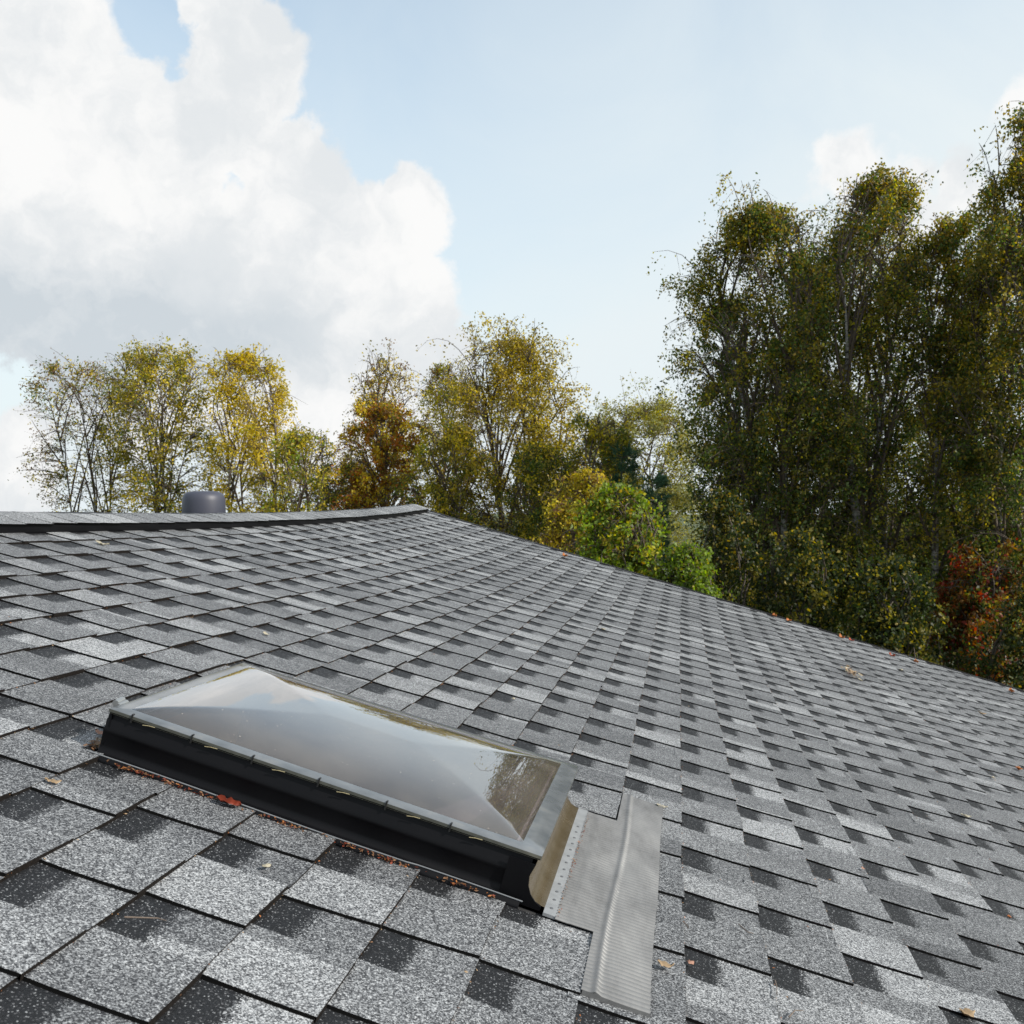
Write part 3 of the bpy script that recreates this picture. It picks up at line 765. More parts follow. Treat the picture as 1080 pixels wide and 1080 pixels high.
def tree(name, label, cat, px, Y, top, half, seed, pal, nl=6000,  base=None, limbs=22, droop=.5, lean=0., leaf=.05, white=True, shape='birch',
         stems=1, tr=.09, fill=1., group=None, twigs=True, clump=.16, density_low=1., tips=.12, gap=.75):
    """px, top, half: sizes as seen from the roof, turned into metres at distance Y"""
    rng = np.random.default_rng(seed); nl = int(nl * (2.3 if px > 730 else 2.1) * (1 if cat == 'tree' else .75)); leaf *= 1.12; limbs = int(limbs * 1.35)
    X = (px - 540) / F * Y; H = CAM_Z + (HOR - top) / F * Y; R = half / F * Y
    base = H * .22 if base is None else base
    mb = MB(); mt = MB(); LC = []; LCo = []
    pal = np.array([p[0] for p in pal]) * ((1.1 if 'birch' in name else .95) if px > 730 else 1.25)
    # trunks
    stem_pts = []
    for s_ in range(stems):
        off = rng.normal(0, .25 * (stems > 1), 2); tl = np.array([lean * R + rng.normal(0, .10 * R + (.22 * R if stems > 1 else 0)), rng.normal(0, .2 * R)])
        n = 12; t = np.linspace(0, 1, n); hs = H * (.96 if s_ == 0 else rng.uniform(.78, .93))
        wx = np.cumsum(rng.normal(0, .02 * H, n)) * t * .35; wy = np.cumsum(rng.normal(0, .02 * H, n)) * t * .35
        x0 = -lean * R * .6
        P = np.stack([x0 + off[0] + (tl[0] - x0 * .9) * t ** 1.3 + wx, off[1] + tl[1] * t ** 1.3 + wy, hs * t], 1)
        stem_pts.append(P); rad = tr * np.clip(1 - t / .84, 0, 1) ** .8 * (1 if s_ == 0 else .75) + .006
        mb.tube(P[:-2], rad[:-2], 8)
    def prof(t):
        if shape == 'birch': return (np.clip(1.03 - t, 0.02, 1) ** .5) * (.75 + .25 * np.minimum(1, t / .3)) * 1.12
        if shape == 'round': return np.sqrt(np.clip(1 - (t * 1.0 - .35) ** 2 / .43, 0.02, 1))
        if shape == 'fan': return np.where(t < .6, .5 + .5 * np.clip(t, 0, 1) / .6, np.sqrt(np.clip(1 - ((t - .6) / .43) ** 2, .01, 1)))
        if shape == 'cone': return np.clip(1 - t, .02, 1) ** .9
        return 1
    nlimb = limbs * 1
    ga = rng.uniform(0, 6.28)
    subs = []; paths = []
    for j in range(nlimb):
        P = stem_pts[j % stems]
        tt = (j + .5) / nlimb
        hz = base + (H * .96 - base) * tt ** .9
        f_ = min(max(hz / P[-1, 2], .02), .98); idx = f_ * (len(P) - 1); i0 = int(idx); p0 = P[i0] + (P[min(i0 + 1, len(P) - 1)] - P[i0]) * (idx - i0)
        th = ga + j * 2.399963 + rng.normal(0, .3)
        rr_ = R * float(prof(tt)) * rng.uniform(.30, .80)
        rise = (H - hz) * rng.uniform(.45, .98)
        rise = min(rise, (2.2 if shape != 'fan' else 3.0) * rr_ + .4, H * .95 - hz) + droop * rr_ * .35
        d = np.array([math.cos(th), math.sin(th), 0])
        ns = 8; s = np.linspace(0, 1, ns)[:, None]
        bend = rng.normal(0, .08 * rr_, 3)
        path = p0 + d * rr_ * s + np.array([0, 0, 1.]) * rise * (1.35 * s - .35 * s ** 2) - np.array([0, 0, 1.]) * droop * rr_ * .35 * s ** 3 + bend * np.sin(s * np.pi)
        path[:, 2] = base * .9 + (H * .97 - base * .9) * (1 - np.exp(-np.maximum(0, path[:, 2] - base * .9) / (H - base * .9) * 1.6)) / (1 - math.exp(-1.6)) if False else np.minimum(path[:, 2], H * .97)
        th_ = np.clip((path[:, 2] - base) / (H - base), 0, 1); ci_ = np.clip((path[:, 2] / H * 11).astype(int), 0, 11)
        cxy = np.array([P_s[:, :2] for P_s in stem_pts]).mean(0)[ci_]
        rel = path[:, :2] - cxy; rl = np.linalg.norm(rel, axis=1) + 1e-6; lim = .78 * R * np.array([float(prof(x_)) for x_ in th_])
        keep_ = path[:, 2] > base * .9
        path[:, :2] = np.where((keep_ & (rl > lim))[:, None], cxy + rel * (lim / rl)[:, None], path[:, :2])
        r0 = tr * .30 * (1 - f_) ** .5 + .008
        (mt if twigs else mb).tube(path, r0 * (1 - np.linspace(0, 1, ns)) + .005, 5, cap=False)
        paths.append(path)
    LP = np.concatenate([p_[2:] for p_ in paths] + [P_s[6:] for P_s in stem_pts])
    nsub = int(limbs * 13 * fill)
    ph_ = rng.uniform(0, 6.28, 4)
    cx0 = np.array([P_s[:, :2] for P_s in stem_pts]).mean(0)
    for q in range(nsub):
        tt = rng.random() ** .85; th = rng.uniform(0, 6.28); z = base + (H - base) * tt
        lump = 1 + .33 * math.sin(3 * th + ph_[0] + 5 * tt) + .16 * math.sin(7 * tt * (1 + .2 * H / 6) + 2 * th + ph_[1])
        er = R * float(prof(tt)) * lump * rng.random() ** .42
        cc_ = cx0[min(int(tt * 11), 11)]
        tgt = np.array([cc_[0] + math.cos(th) * er, cc_[1] + math.sin(th) * er, z])
        dv_ = LP - tgt; dist = np.linalg.norm(dv_, axis=1) + np.maximum(0, dv_[:, 2]) * 1.5
        pp = LP[int(np.argmin(dist))]
        v_ = tgt - pp; ln = np.linalg.norm(v_)
        if ln < .15 * R: v_ = v_ + rng.normal(0, .2 * R, 3); ln = np.linalg.norm(v_)
        if ln > .8 * R: pp = tgt - v_ / ln * .8 * R if False else pp
        ss = np.linspace(0, 1, 5)[:, None]
        sb = pp + v_ * ss + np.array([0, 0, 1.]) * (ln * .22) * np.sin(ss * np.pi) * (1 if droop > .3 else .3)
        if twigs: mt.tube(sb, np.linspace(.010, .003, 5), 3, cap=False)
        subs.append(sb)
    # crown leaves
    subs = np.array(subs); m = len(subs)
    per = max(8, nl // m)
    ntw = 7
    tp = rng.uniform(.35, 1.0, (m, ntw)); i0 = np.minimum((tp * 4).astype(int), 3); fr = tp * 4 - i0
    base_p = subs[np.arange(m)[:, None], i0] * (1 - fr[..., None]) + subs[np.arange(m)[:, None], i0 + 1] * fr[..., None]
    td = rng.normal(0, .75, (m, ntw, 3)); td[..., 2] -= droop * 1.3; td /= np.linalg.norm(td, axis=2)[..., None]
    tl_ = rng.uniform(.5, 1.3, (m, ntw, 1)) * R * clump
    tip = base_p + td * tl_; tip[..., 2] -= droop * tl_[..., 0] * .6
    kk = max(1, per // ntw)
    ls = rng.random((m, ntw, kk, 1)); Cc = base_p[:, :, None] * (1 - ls) + tip[:, :, None] * ls + rng.normal(0, .035 + .012 * R, (m, ntw, kk, 3))
    # some subs are bare, some dense
    dens = np.clip(rng.normal(.85, .4, m), .10, 1.0); nlx = 1
    keep = rng.random((m, ntw, kk)) < dens[:, None, None]
    hi = np.clip((Cc[..., 2] - base) / (H - base), 0, 1)
    keep &= rng.random((m, ntw, kk)) < (density_low + (1 - density_low) * (1 - hi))
    if True:
        fx = 5.2 / R; q_ = rng.uniform(0, 6.28, 6)
        gn_ = (np.sin(Cc[..., 0] * fx + q_[0] + 1.3 * np.sin(Cc[..., 2] * fx * .7 + q_[1])) * np.sin(Cc[..., 2] * fx * .9 + q_[2] + np.sin(Cc[..., 0] * fx * .8 + q_[3]))
               + .6 * np.sin(Cc[..., 0] * fx * 2.3 + q_[4]) * np.sin(Cc[..., 2] * fx * 2.1 + Cc[..., 1] * fx + q_[5]))
        keep &= rng.random((m, ntw, kk)) < np.clip(.62 + gap * gn_, .06, 1)
    # colour: per sub branch pick, per leaf jitter
    wts = WTS(pal_w, len(pal)) if False else None
    ci = rng.integers(0, len(pal), m)
    mixr = rng.random((m, ntw, kk)) < .3
    cidx = np.where(mixr, rng.integers(0, len(pal), (m, ntw, kk)), ci[:, None, None])
    cc = pal[cidx] * rng.uniform(.7, 1.3, (m, ntw, kk, 1)) * rng.uniform(.8, 1.2, (m, 1, 1, 1))
    tipm = rng.random((m, ntw, kk)) < tips * hi ** 1.5 * rng.uniform(.3, 1.7, (m, 1, 1))
    cc = np.where(tipm[..., None], np.array((.33, .27, .03)) * rng.uniform(.5, 1.2, (m, ntw, kk, 1)) * np.array([1, rng.uniform(.82, 1), 1]), cc)
    C_ = Cc[keep]; cc = cc[keep]
    V, Fc, cl = rot_leaves(rng, C_, leaf, cc, droop)
    root = empty(name, (X, Y, 0)); tag(root, label, cat, group)
    mb.build('trunk', M_BIRCH if white else M_BARK, root, True)
    if twigs:
        if mt.n:
            for a_ in range(0, 1):
                seg = base_p.reshape(-1, 3); tpt = tip.reshape(-1, 3)
                sel = rng.random(len(seg)) < .35
                A_ = seg[sel]; B_ = tpt[sel]; dirr = B_ - A_; sd = np.cross(dirr, rng.normal(size=dirr.shape)); sd /= np.linalg.norm(sd, axis=1)[:, None] + 1e-9
                W_ = .0035; VV = np.stack([A_ - sd * W_, A_ + sd * W_, B_ + sd * W_ * .4, B_ - sd * W_ * .4], 1).reshape(-1, 3)
                mt.add(VV, [tuple(range(4 * i, 4 * i + 4)) for i in range(len(A_))])
        mt.build('branches', M_TWIG, root)
    mesh_obj('crown', V, Fc, M_LEAF, root, False, None, {'leafcol': cl})
    return root
def P_(*c): return [(x,) for x in c]
GL = 'trees behind the left end of the ridge'; GM = 'trees beyond the gable end'; GR = 'tall birches at the right'
# left group
tree('birch_tree', 'sparse half bare birch with brown leaves, leftmost behind the ridge', 'tree', 92, 26, 384, 74, 1, P_(BRWN, OLIVE, GOLD, BRWN, G_MID), nl=11000, limbs=26, droop=.3, shape='fan', stems=3, tr=.06, fill=1.0, group=GL, leaf=.055, lean=-.2, base=3.3, clump=0.22)
tree('birch_tree', 'ochre and green birch between the sparse brown one and the yellow one', 'tree', 178, 25, 368, 74, 2, P_(GOLD, OLIVE, GOLD, G_MID, YG, OLIVE), nl=21000, limbs=28, droop=.4, shape='fan', stems=3, tr=.06, group=GL, leaf=.06, base=3.3, clump=0.22)
tree('birch_tree', 'bright yellow birch with pale stems above the grey vent pipe', 'tree', 270, 24, 371, 72, 3, P_(GOLD, GOLD, YG, GOLD, GOLD), nl=21000, limbs=26, droop=.45, shape='birch', stems=3, tr=.07, group=GL, leaf=.06, base=3.3, clump=0.22)
tree('willow_bush', 'dense yellow green bush right of the vent pipe at the ridge', 'bush', 305, 22, 455, 56, 4, P_(YG, G_BRT, GOLD, OLIVE), nl=16000, limbs=24, droop=.5, shape='round', stems=3, tr=.04, white=False, base=2.6, leaf=.055)
tree('young_birch', 'thin nearly bare young birch in the gap right of the yellow birch', 'tree', 338, 25, 452, 22, 5, P_(OLIVE, G_MID), nl=1800, limbs=12, droop=.6, tr=.03, base=2., leaf=.05)
tree('juniper_bush', 'low dark green bush in the gap above the ridge', 'bush', 352, 24, 485, 42, 6, P_(G_DARK, G_MID, G_DARK), nl=15000, limbs=20, droop=.2, shape='round', stems=2, tr=.04, white=False, base=2.8, leaf=.05)
tree('young_birch', 'small yellow tipped birch at the left foot of the orange tree', 'tree', 372, 26, 470, 26, 36, P_(YG, GOLD, OLIVE), nl=4000, limbs=14, droop=.4, tr=.03, base=2.8, leaf=.05)
tree('birch_tree', 'slender birch beyond the left border of the photo', 'tree', -70, 25, 400, 50, 37, P_(OLIVE, GOLD, G_MID), nl=9000, limbs=22, droop=.4, shape='fan', stems=2, group=GL, leaf=.06, base=2.2)
# middle
tree('birch_tree', 'birch with loose golden top over the orange rowan', 'tree', 408, 25, 379, 64, 7, P_(GOLD, OLIVE, BRWN, GOLD), nl=10000, limbs=22, droop=.4, tr=.07, group=GM, leaf=.055, base=3.3, stems=1)
tree('rowan_tree', 'dense rust orange tree near the end of the ridge', 'tree', 408, 22.5, 425, 56, 8, P_(RUST, GOLD, ORNG, BRWN, GOLD, OLIVE), nl=26000, limbs=26, droop=.35, shape='round', tr=.06, white=False, base=2.6, leaf=.055)
tree('birch_tree', 'thin grey green birch between the orange tree and the big golden birch', 'tree', 474, 26, 380, 54, 9, P_(OLIVE, G_MID, BRWN, YG), nl=13000, limbs=22, droop=.45, tr=.06, group=GM, leaf=.055, base=3.3)
tree('birch_tree', 'wide golden green birch with open crown, tallest of the middle group', 'tree', 553, 22, 362, 108, 10, P_(OLIVE, YG, GOLD, GOLD, OLIVE), nl=42000, limbs=34, droop=.35, stems=3, tr=.09, group=GM, leaf=.052, base=3.0, white=False, shape='birch', clump=0.2, tips=0.5)
tree('hazel_bush', 'olive leafy bush left below the golden birch', 'bush', 470, 21, 448, 58, 11, P_(OLIVE, G_MID, GOLD, YG), nl=26000, limbs=26, shape='round', stems=3, tr=.04, white=False, base=2.6, leaf=.05)
tree('hazel_bush', 'dark green bush directly under the big golden birch', 'bush', 545, 20, 470, 66, 12, P_(OLIVE, G_MID, G_MID, GOLD), nl=30000, limbs=26, shape='round', stems=3, tr=.04, white=False, base=2.6, leaf=.05)
tree('maple_bush', 'golden brown bush against the far gable edge', 'bush', 596, 16.5, 495, 54, 13, P_(GOLD, BRWN, YG, GOLD, OLIVE), nl=24000, limbs=26, shape='round', stems=3, tr=.04, white=False, base=2.3, leaf=.045)
tree('elder_tree', 'ochre green tree behind the bright green bush', 'tree', 622, 20, 436, 60, 14, P_(OLIVE, GOLD, G_MID, YG), nl=18000, limbs=24, shape='birch', stems=2, tr=.05, white=False, base=2.3, leaf=.05)
tree('lilac_bush', 'bright fresh green bush, the larger one at the gable edge', 'bush', 672, 14, 514, 58, 15, P_(G_BRT, G_BRT, G_MID, YG), nl=26000, limbs=28, shape='round', stems=3, tr=.04, white=False, base=1.6, leaf=.055)
tree('lilac_bush', 'small vivid green bush right of the larger green one', 'bush', 722, 13, 572, 46, 16, P_(G_BRT, G_MID, G_BRT), nl=17000, limbs=22, shape='round', stems=3, tr=.03, white=False, base=1.5, leaf=.05)
tree('willow_tree', 'pale silvery olive willow far behind the pines', 'tree', 694, 32, 426, 84, 17, P_(PALEG, OLIVE, YG, PALEG), nl=50000, limbs=30, shape='round', stems=3, tr=.09, white=False, base=2.6, leaf=.07, droop=.1)
# pines
def pine(px, Y, top, half, seed, label):
    rng = np.random.default_rng(seed); X = (px - 540) / F * Y; H = CAM_Z + (HOR - top) / F * Y; R = half / F * Y
    root = empty('pine_tree', (X, Y, 0)); tag(root, label, 'tree', 'young pines among the bushes')
    mb = MB(); t = np.linspace(0, 1, 8); mb.tube(np.stack([.03 * np.sin(t * 5), 0 * t, H * .98 * t], 1), .07 * (1 - t) + .01, 7)
    ls, dr = [], []
    for z in np.arange(.8, H, .28):
        tt = z / H; rr_ = R * (1 - tt) ** .7 * 1.15 + .1
        for j in range(7):
            th = rng.uniform(0, 6.28); ln = rr_ * rng.uniform(.7, 1.1); s = np.linspace(0, 1, 6)[:, None]
            pt = np.array([0, 0, z]) + np.array([math.cos(th), math.sin(th), 0]) * ln * s + np.array([0, 0, 1.]) * (ln * .25 * s + .25 * ln * s ** 2)
            mb.tube(pt, np.linspace(.012, .004, 6), 4, cap=False)
            for q in range(5):
                u_ = rng.uniform(.35, 1); p = pt[0] + (pt[-1] - pt[0]) * u_; p = p + rng.normal(0, .05, 3)
                dd = np.array([math.cos(th), math.sin(th), .7]) + rng.normal(0, .5, 3); dd /= np.linalg.norm(dd); l_ = rng.uniform(.12, .24)
                k_ = 55; sp = rng.random((k_, 1)); c0 = p + dd * l_ * sp; nd = dd * .8 + rng.normal(0, .55, (k_, 3)); nd /= np.linalg.norm(nd, axis=1)[:, None]
                ls.append(c0); dr.append(nd)
    mb.build('trunk', M_BARK, root, True)
    C0 = np.concatenate(ls); Dn = np.concatenate(dr); sd = np.cross(Dn, rng.normal(size=Dn.shape)); sd /= np.linalg.norm(sd, axis=1)[:, None]
    ln = rng.uniform(.05, .08, (len(C0), 1)); w_ = .0035
    V = np.stack([C0 - sd * w_, C0 + sd * w_, C0 + Dn * ln + sd * w_ * .4, C0 + Dn * ln - sd * w_ * .4], 1).reshape(-1, 3)
    col = np.array([.045, .10, .05])[None] * rng.uniform(.6, 1.5, (len(C0), 1)); col = np.repeat(col, 4, 0)
    mesh_obj('crown', V, np.arange(len(V)).reshape(-1, 4), M_NEEDLE, root, False, None, {'leafcol': col})
pine(690, 17, 503, 24, 41, 'young blue green pine right behind the bright green bushes')
pine(657, 19, 476, 20, 42, 'smaller pine half hidden left of the other young pine')
# right group
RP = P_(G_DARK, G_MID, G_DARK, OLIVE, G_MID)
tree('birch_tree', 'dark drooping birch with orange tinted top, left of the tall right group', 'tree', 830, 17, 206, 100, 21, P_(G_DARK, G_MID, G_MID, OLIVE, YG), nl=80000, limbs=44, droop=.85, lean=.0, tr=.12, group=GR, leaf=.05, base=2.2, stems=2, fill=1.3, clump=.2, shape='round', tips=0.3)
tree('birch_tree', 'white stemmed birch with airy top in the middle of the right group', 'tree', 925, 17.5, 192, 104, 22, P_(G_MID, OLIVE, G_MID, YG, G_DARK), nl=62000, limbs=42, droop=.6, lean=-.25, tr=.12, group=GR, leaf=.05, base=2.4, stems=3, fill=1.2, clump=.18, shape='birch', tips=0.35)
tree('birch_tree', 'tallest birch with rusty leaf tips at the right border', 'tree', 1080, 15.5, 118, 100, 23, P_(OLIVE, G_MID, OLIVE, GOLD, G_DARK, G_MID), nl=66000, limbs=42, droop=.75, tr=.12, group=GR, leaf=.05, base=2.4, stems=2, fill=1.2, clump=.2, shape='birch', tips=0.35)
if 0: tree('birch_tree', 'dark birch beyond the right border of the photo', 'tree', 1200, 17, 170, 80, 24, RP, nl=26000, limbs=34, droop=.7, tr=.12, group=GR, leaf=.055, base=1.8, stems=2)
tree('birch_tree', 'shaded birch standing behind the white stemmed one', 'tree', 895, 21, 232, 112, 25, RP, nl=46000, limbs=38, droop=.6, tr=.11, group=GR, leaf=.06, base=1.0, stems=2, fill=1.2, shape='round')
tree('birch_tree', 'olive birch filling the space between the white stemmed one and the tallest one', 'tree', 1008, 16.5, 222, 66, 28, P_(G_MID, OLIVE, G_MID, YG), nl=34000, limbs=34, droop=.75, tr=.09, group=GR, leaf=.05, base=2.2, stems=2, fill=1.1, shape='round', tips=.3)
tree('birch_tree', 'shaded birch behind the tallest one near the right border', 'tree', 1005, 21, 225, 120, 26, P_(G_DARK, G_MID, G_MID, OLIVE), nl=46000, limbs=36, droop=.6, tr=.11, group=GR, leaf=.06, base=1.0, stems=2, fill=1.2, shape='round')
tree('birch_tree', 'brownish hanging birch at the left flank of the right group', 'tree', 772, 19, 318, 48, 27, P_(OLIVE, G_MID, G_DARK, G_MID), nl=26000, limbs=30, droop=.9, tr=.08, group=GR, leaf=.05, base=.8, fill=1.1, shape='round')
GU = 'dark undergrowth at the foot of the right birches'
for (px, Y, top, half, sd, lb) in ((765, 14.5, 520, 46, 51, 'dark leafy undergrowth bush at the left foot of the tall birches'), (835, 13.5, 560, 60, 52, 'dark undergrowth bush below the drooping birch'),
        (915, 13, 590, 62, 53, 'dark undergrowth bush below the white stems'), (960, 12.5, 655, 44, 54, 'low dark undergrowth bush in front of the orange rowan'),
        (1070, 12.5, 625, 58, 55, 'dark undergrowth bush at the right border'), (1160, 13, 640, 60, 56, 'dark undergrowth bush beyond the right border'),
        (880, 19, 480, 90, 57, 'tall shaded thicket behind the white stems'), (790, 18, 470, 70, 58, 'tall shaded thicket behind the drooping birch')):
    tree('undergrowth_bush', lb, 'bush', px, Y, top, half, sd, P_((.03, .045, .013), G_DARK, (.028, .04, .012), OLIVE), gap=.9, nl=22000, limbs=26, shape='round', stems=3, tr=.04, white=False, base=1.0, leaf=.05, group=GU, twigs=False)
tree('rowan_tree', 'red and orange rowan glowing through the dark birches at the right', 'tree', 1022, 15.2, 590, 62, 61, P_((.22, .085, .015), (.16, .055, .015), (.22, .03, .012), G_DARK, G_MID, (.2, .1, .02)), nl=20000, limbs=26, shape='round', tr=.06, white=False, base=.6, leaf=.06)
tree('thicket_tree', 'yellowish thicket tree behind the rowan at the right', 'tree', 1055, 24, 500, 110, 62, P_(OLIVE, GOLD, G_MID, BRWN), nl=24000, limbs=28, shape='round', tr=.06, white=False, base=.6, leaf=.07)

# ------------------------------------------------------------------ world: physical sky with procedural cumulus by direction
SUN_AZ = math.radians(114); SUN_EL = math.radians(33)
w = D.worlds.new('World'); S.world = w; w.use_nodes = True; nt = w.node_tree; nt.nodes.clear()
out = nt.nodes.new('ShaderNodeOutputWorld'); bg = nt.nodes.new('ShaderNodeBackground'); bg.inputs[1].default_value = .10
sk = nt.nodes.new('ShaderNodeTexSky'); sk.sky_type = 'NISHITA'; sk.sun_disc = False; sk.sun_elevation = SUN_EL; sk.sun_rotation = SUN_AZ
sk.air_density = 1.0; sk.dust_density = 1.6; sk.ozone_density = 1.2
tc = nt.nodes.new('ShaderNodeTexCoord'); DIR = tc.outputs['Generated']
nz = N(nt, 'VectorMath', operation='NORMALIZE'); L(nt, DIR, nz.inputs[0]); DIRN = nz.outputs[0]
sep = N(nt, 'SeparateXYZ'); L(nt, DIRN, sep.inputs[0])
def noise(vec, sc, det, rough=.55, dist=0.):
    n = N(nt, 'TexNoise'); n.inputs['Scale'].default_value = sc; n.inputs['Detail'].default_value = det; n.inputs['Roughness'].default_value = rough
    n.inputs['Distortion'].default_value = dist; L(nt, vec, n.inputs['Vector']); return n
nb1 = noise(DIRN, 4.5, 9, .52); nb2 = noise(DIRN, 13., 8, .55)
wob = N(nt, 'VectorMath', operation='MULTIPLY_ADD')
s0 = N(nt, 'VectorMath', operation='SUBTRACT'); L(nt, nb2.outputs['Color'], s0.inputs[0]); s0.inputs[1].default_value = (.5, .5, .5)
L(nt, s0.outputs[0], wob.inputs[0]); wob.inputs[1].default_value = (.10, .10, .10); L(nt, DIRN, wob.inputs[2])
WV = wob.outputs[0]
def pdir(px, py):
    d = Vector(((px - 540) / F, 1.0, (HOR - py) / F)); d.normalize(); return d
blobs = [(60, 200, 190), (150, 190, 105), (258, 62, 80), (225, 130, 85), (25, 50, 80), (300, 190, 85), (350, 280, 110), (432, 228, 58), (410, 320, 85), (452, 375, 52),
         (190, 330, 160), (320, 410, 120), (20, 455, 45), (-20, 520, 80), (60, 290, 100), (95, 395, 22), (455, 430, 60), (-60, 100, 220), (-250, 250, 240), (-400, 60, 200), (100, -250, 160), (-150, -300, 200)]
small = [(905, 165, 40), (950, 180, 36), (1000, 205, 42), (1085, 110, 40), (1180, 190, 90), (1350, 120, 130)]
acc = None
def addblob(acc, x, y, r, k=1.0):
    c = pdir(x, y); dn = N(nt, 'VectorMath', operation='DISTANCE'); L(nt, WV, dn.inputs[0]); dn.inputs[1].default_value = c
    ang = r / F * (1.0 / (1 + ((x - 540) ** 2 + (y - 540) ** 2) / F ** 2)) ** .75
    v = math_(nt, 'MULTIPLY_ADD', dn.outputs['Value'], -1.0 / ang, 1.0)
    v = math_(nt, 'MULTIPLY', v, ang * 9 * k)
    return v if acc is None else math_(nt, 'MAXIMUM', acc, v)
for (x, y, r) in blobs: acc = addblob(acc, x, y, r)
accs = None
for (x, y, r) in small: accs = addblob(accs, x, y, r * 1.25, 1.1)
# clouds elsewhere in the sky (behind and beside the viewer)
gn = noise(DIRN, 2.0, 8, .55)
ymask = N(nt, 'MapRange'); ymask.inputs['From Min'].default_value = .35; ymask.inputs['From Max'].default_value = -.1; L(nt, sep.outputs[1], ymask.inputs['Value'])
gen = math_(nt, 'MULTIPLY', math_(nt, 'SUBTRACT', gn.outputs['Fac'], .50), 3.0)
gen = math_(nt, 'SUBTRACT', gen, math_(nt, 'MULTIPLY', math_(nt, 'SUBTRACT', 1.0, ymask.outputs[0]), 2.))
acc = math_(nt, 'MAXIMUM', acc, gen)
nb3 = noise(DIRN, 34., 7, .6)
nsum = math_(nt, 'ADD', math_(nt, 'MULTIPLY', math_(nt, 'SUBTRACT', nb1.outputs['Fac'], .5), .6), math_(nt, 'MULTIPLY', math_(nt, 'SUBTRACT', nb2.outputs['Fac'], .5), .55))
nsum = math_(nt, 'ADD', nsum, math_(nt, 'MULTIPLY', math_(nt, 'SUBTRACT', nb3.outputs['Fac'], .5), .28))
dens = math_(nt, 'ADD', acc, nsum)
cm = N(nt, 'MapRange', interpolation_type='SMOOTHSTEP'); cm.inputs['From Min'].default_value = .0; cm.inputs['From Max'].default_value = .11; L(nt, dens, cm.inputs['Value'])
dens2 = math_(nt, 'ADD', accs, nsum)
cm2 = N(nt, 'MapRange', interpolation_type='SMOOTHSTEP'); cm2.inputs['From Min'].default_value = .0; cm2.inputs['From Max'].default_value = .2; cm2.inputs['To Max'].default_value = .95; L(nt, dens2, cm2.inputs['Value'])
mask = math_(nt, 'MAXIMUM', cm.outputs[0], cm2.outputs[0])
# cloud body: grey flat underside low over the horizon at the left, billows of light and soft grey
n3 = noise(WV, 7.5, 8, .58); n4 = noise(DIRN, 2.6, 4, .5)
c1 = pdir(70, 350); dd = N(nt, 'VectorMath', operation='SUBTRACT'); L(nt, WV, dd.inputs[0]); dd.inputs[1].default_value = c1
d2 = N(nt, 'VectorMath', operation='MULTIPLY'); L(nt, dd.outputs[0], d2.inputs[0]); d2.inputs[1].default_value = (1., 1., 3.6)
dl = N(nt, 'VectorMath', operation='LENGTH'); L(nt, d2.outputs[0], dl.inputs[0])
g1 = N(nt, 'MapRange', interpolation_type='SMOOTHSTEP'); g1.inputs['From Min'].default_value = .33; g1.inputs['From Max'].default_value = .05; L(nt, dl.outputs['Value'], g1.inputs['Value'])
bil = N(nt, 'MapRange', interpolation_type='SMOOTHSTEP'); bil.inputs['From Min'].default_value = .60; bil.inputs['From Max'].default_value = .38; L(nt, n3.outputs['Fac'], bil.inputs['Value'])
sh = math_(nt, 'ADD', math_(nt, 'MULTIPLY', g1.outputs[0], .75), math_(nt, 'MULTIPLY', bil.outputs[0], .52), clamp=True)
ccol = mixc(nt, sh, (8.4, 8.4, 8.35), (5.4, 5.9, 6.3))
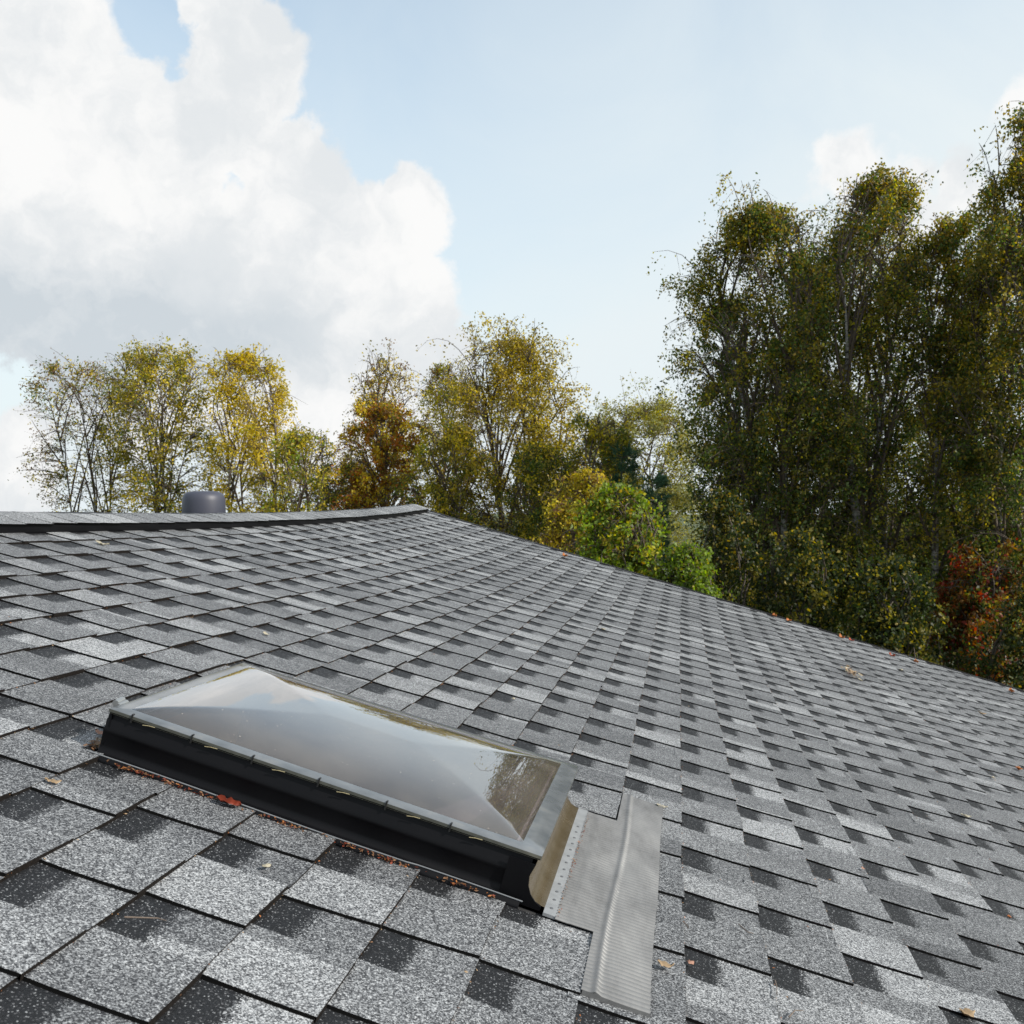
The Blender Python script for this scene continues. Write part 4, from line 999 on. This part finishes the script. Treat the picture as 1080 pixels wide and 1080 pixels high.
# thin high veil, stronger towards the sun side
n5 = noise(DIRN, 3.0, 6, .6, .6)
vx_ = N(nt, 'MapRange'); vx_.inputs['From Min'].default_value = -.25; vx_.inputs['From Max'].default_value = .5; vx_.inputs['To Min'].default_value = .42; vx_.inputs['To Max'].default_value = .85; L(nt, sep.outputs[0], vx_.inputs['Value'])
hz = N(nt, 'MapRange'); hz.inputs['From Min'].default_value = .45; hz.inputs['From Max'].default_value = 0.; hz.inputs['To Min'].default_value = 0.; hz.inputs['To Max'].default_value = .62; L(nt, sep.outputs[2], hz.inputs['Value'])
veil = math_(nt, 'ADD', vx_.outputs[0], math_(nt, 'MULTIPLY', math_(nt, 'SUBTRACT', n5.outputs['Fac'], .5), .5))
veil = math_(nt, 'ADD', veil, hz.outputs[0], clamp=True)
skyc = mixc(nt, 1.0, sk.outputs[0], (1.85, 2.1, 1.98), 'MULTIPLY')
base_ = mixc(nt, veil, skyc, (7.1, 7.75, 8.0))
fin = mixc(nt, mask, base_, ccol)
L(nt, fin, bg.inputs[0]); L(nt, bg.outputs[0], out.inputs[0])

sd = D.lights.new('sun', 'SUN'); sd.energy = 4.7; sd.angle = math.radians(.6); sd.color = (1.0, .95, .87)
so = D.objects.new('sun', sd); COL.objects.link(so)
dv = Vector((math.sin(SUN_AZ) * math.cos(SUN_EL), math.cos(SUN_AZ) * math.cos(SUN_EL), math.sin(SUN_EL)))
so.rotation_euler = dv.to_track_quat('Z', 'Y').to_euler(); so.location = (20, 0, 30)

# ------------------------------------------------------------------ camera
cd = D.cameras.new('camera'); cam = D.objects.new('camera', cd); COL.objects.link(cam)
cam.location = (0, 0, CAM_Z); cam.rotation_euler = (math.radians(90) - math.atan((540 - HOR) / F), 0, 0)
cd.sensor_width = 36; cd.lens = 36; cd.clip_start = .05; cd.clip_end = 3000
cd.dof.use_dof = True; cd.dof.focus_distance = 2.3; cd.dof.aperture_fstop = 17
S.camera = cam
S.render.resolution_x = 1024; S.render.resolution_y = 1024
S.view_settings.view_transform = 'Standard'; S.view_settings.look = 'None'; S.view_settings.exposure = 0.2; S.view_settings.gamma = 1
S.cycles.max_bounces = 8; S.cycles.transparent_max_bounces = 8
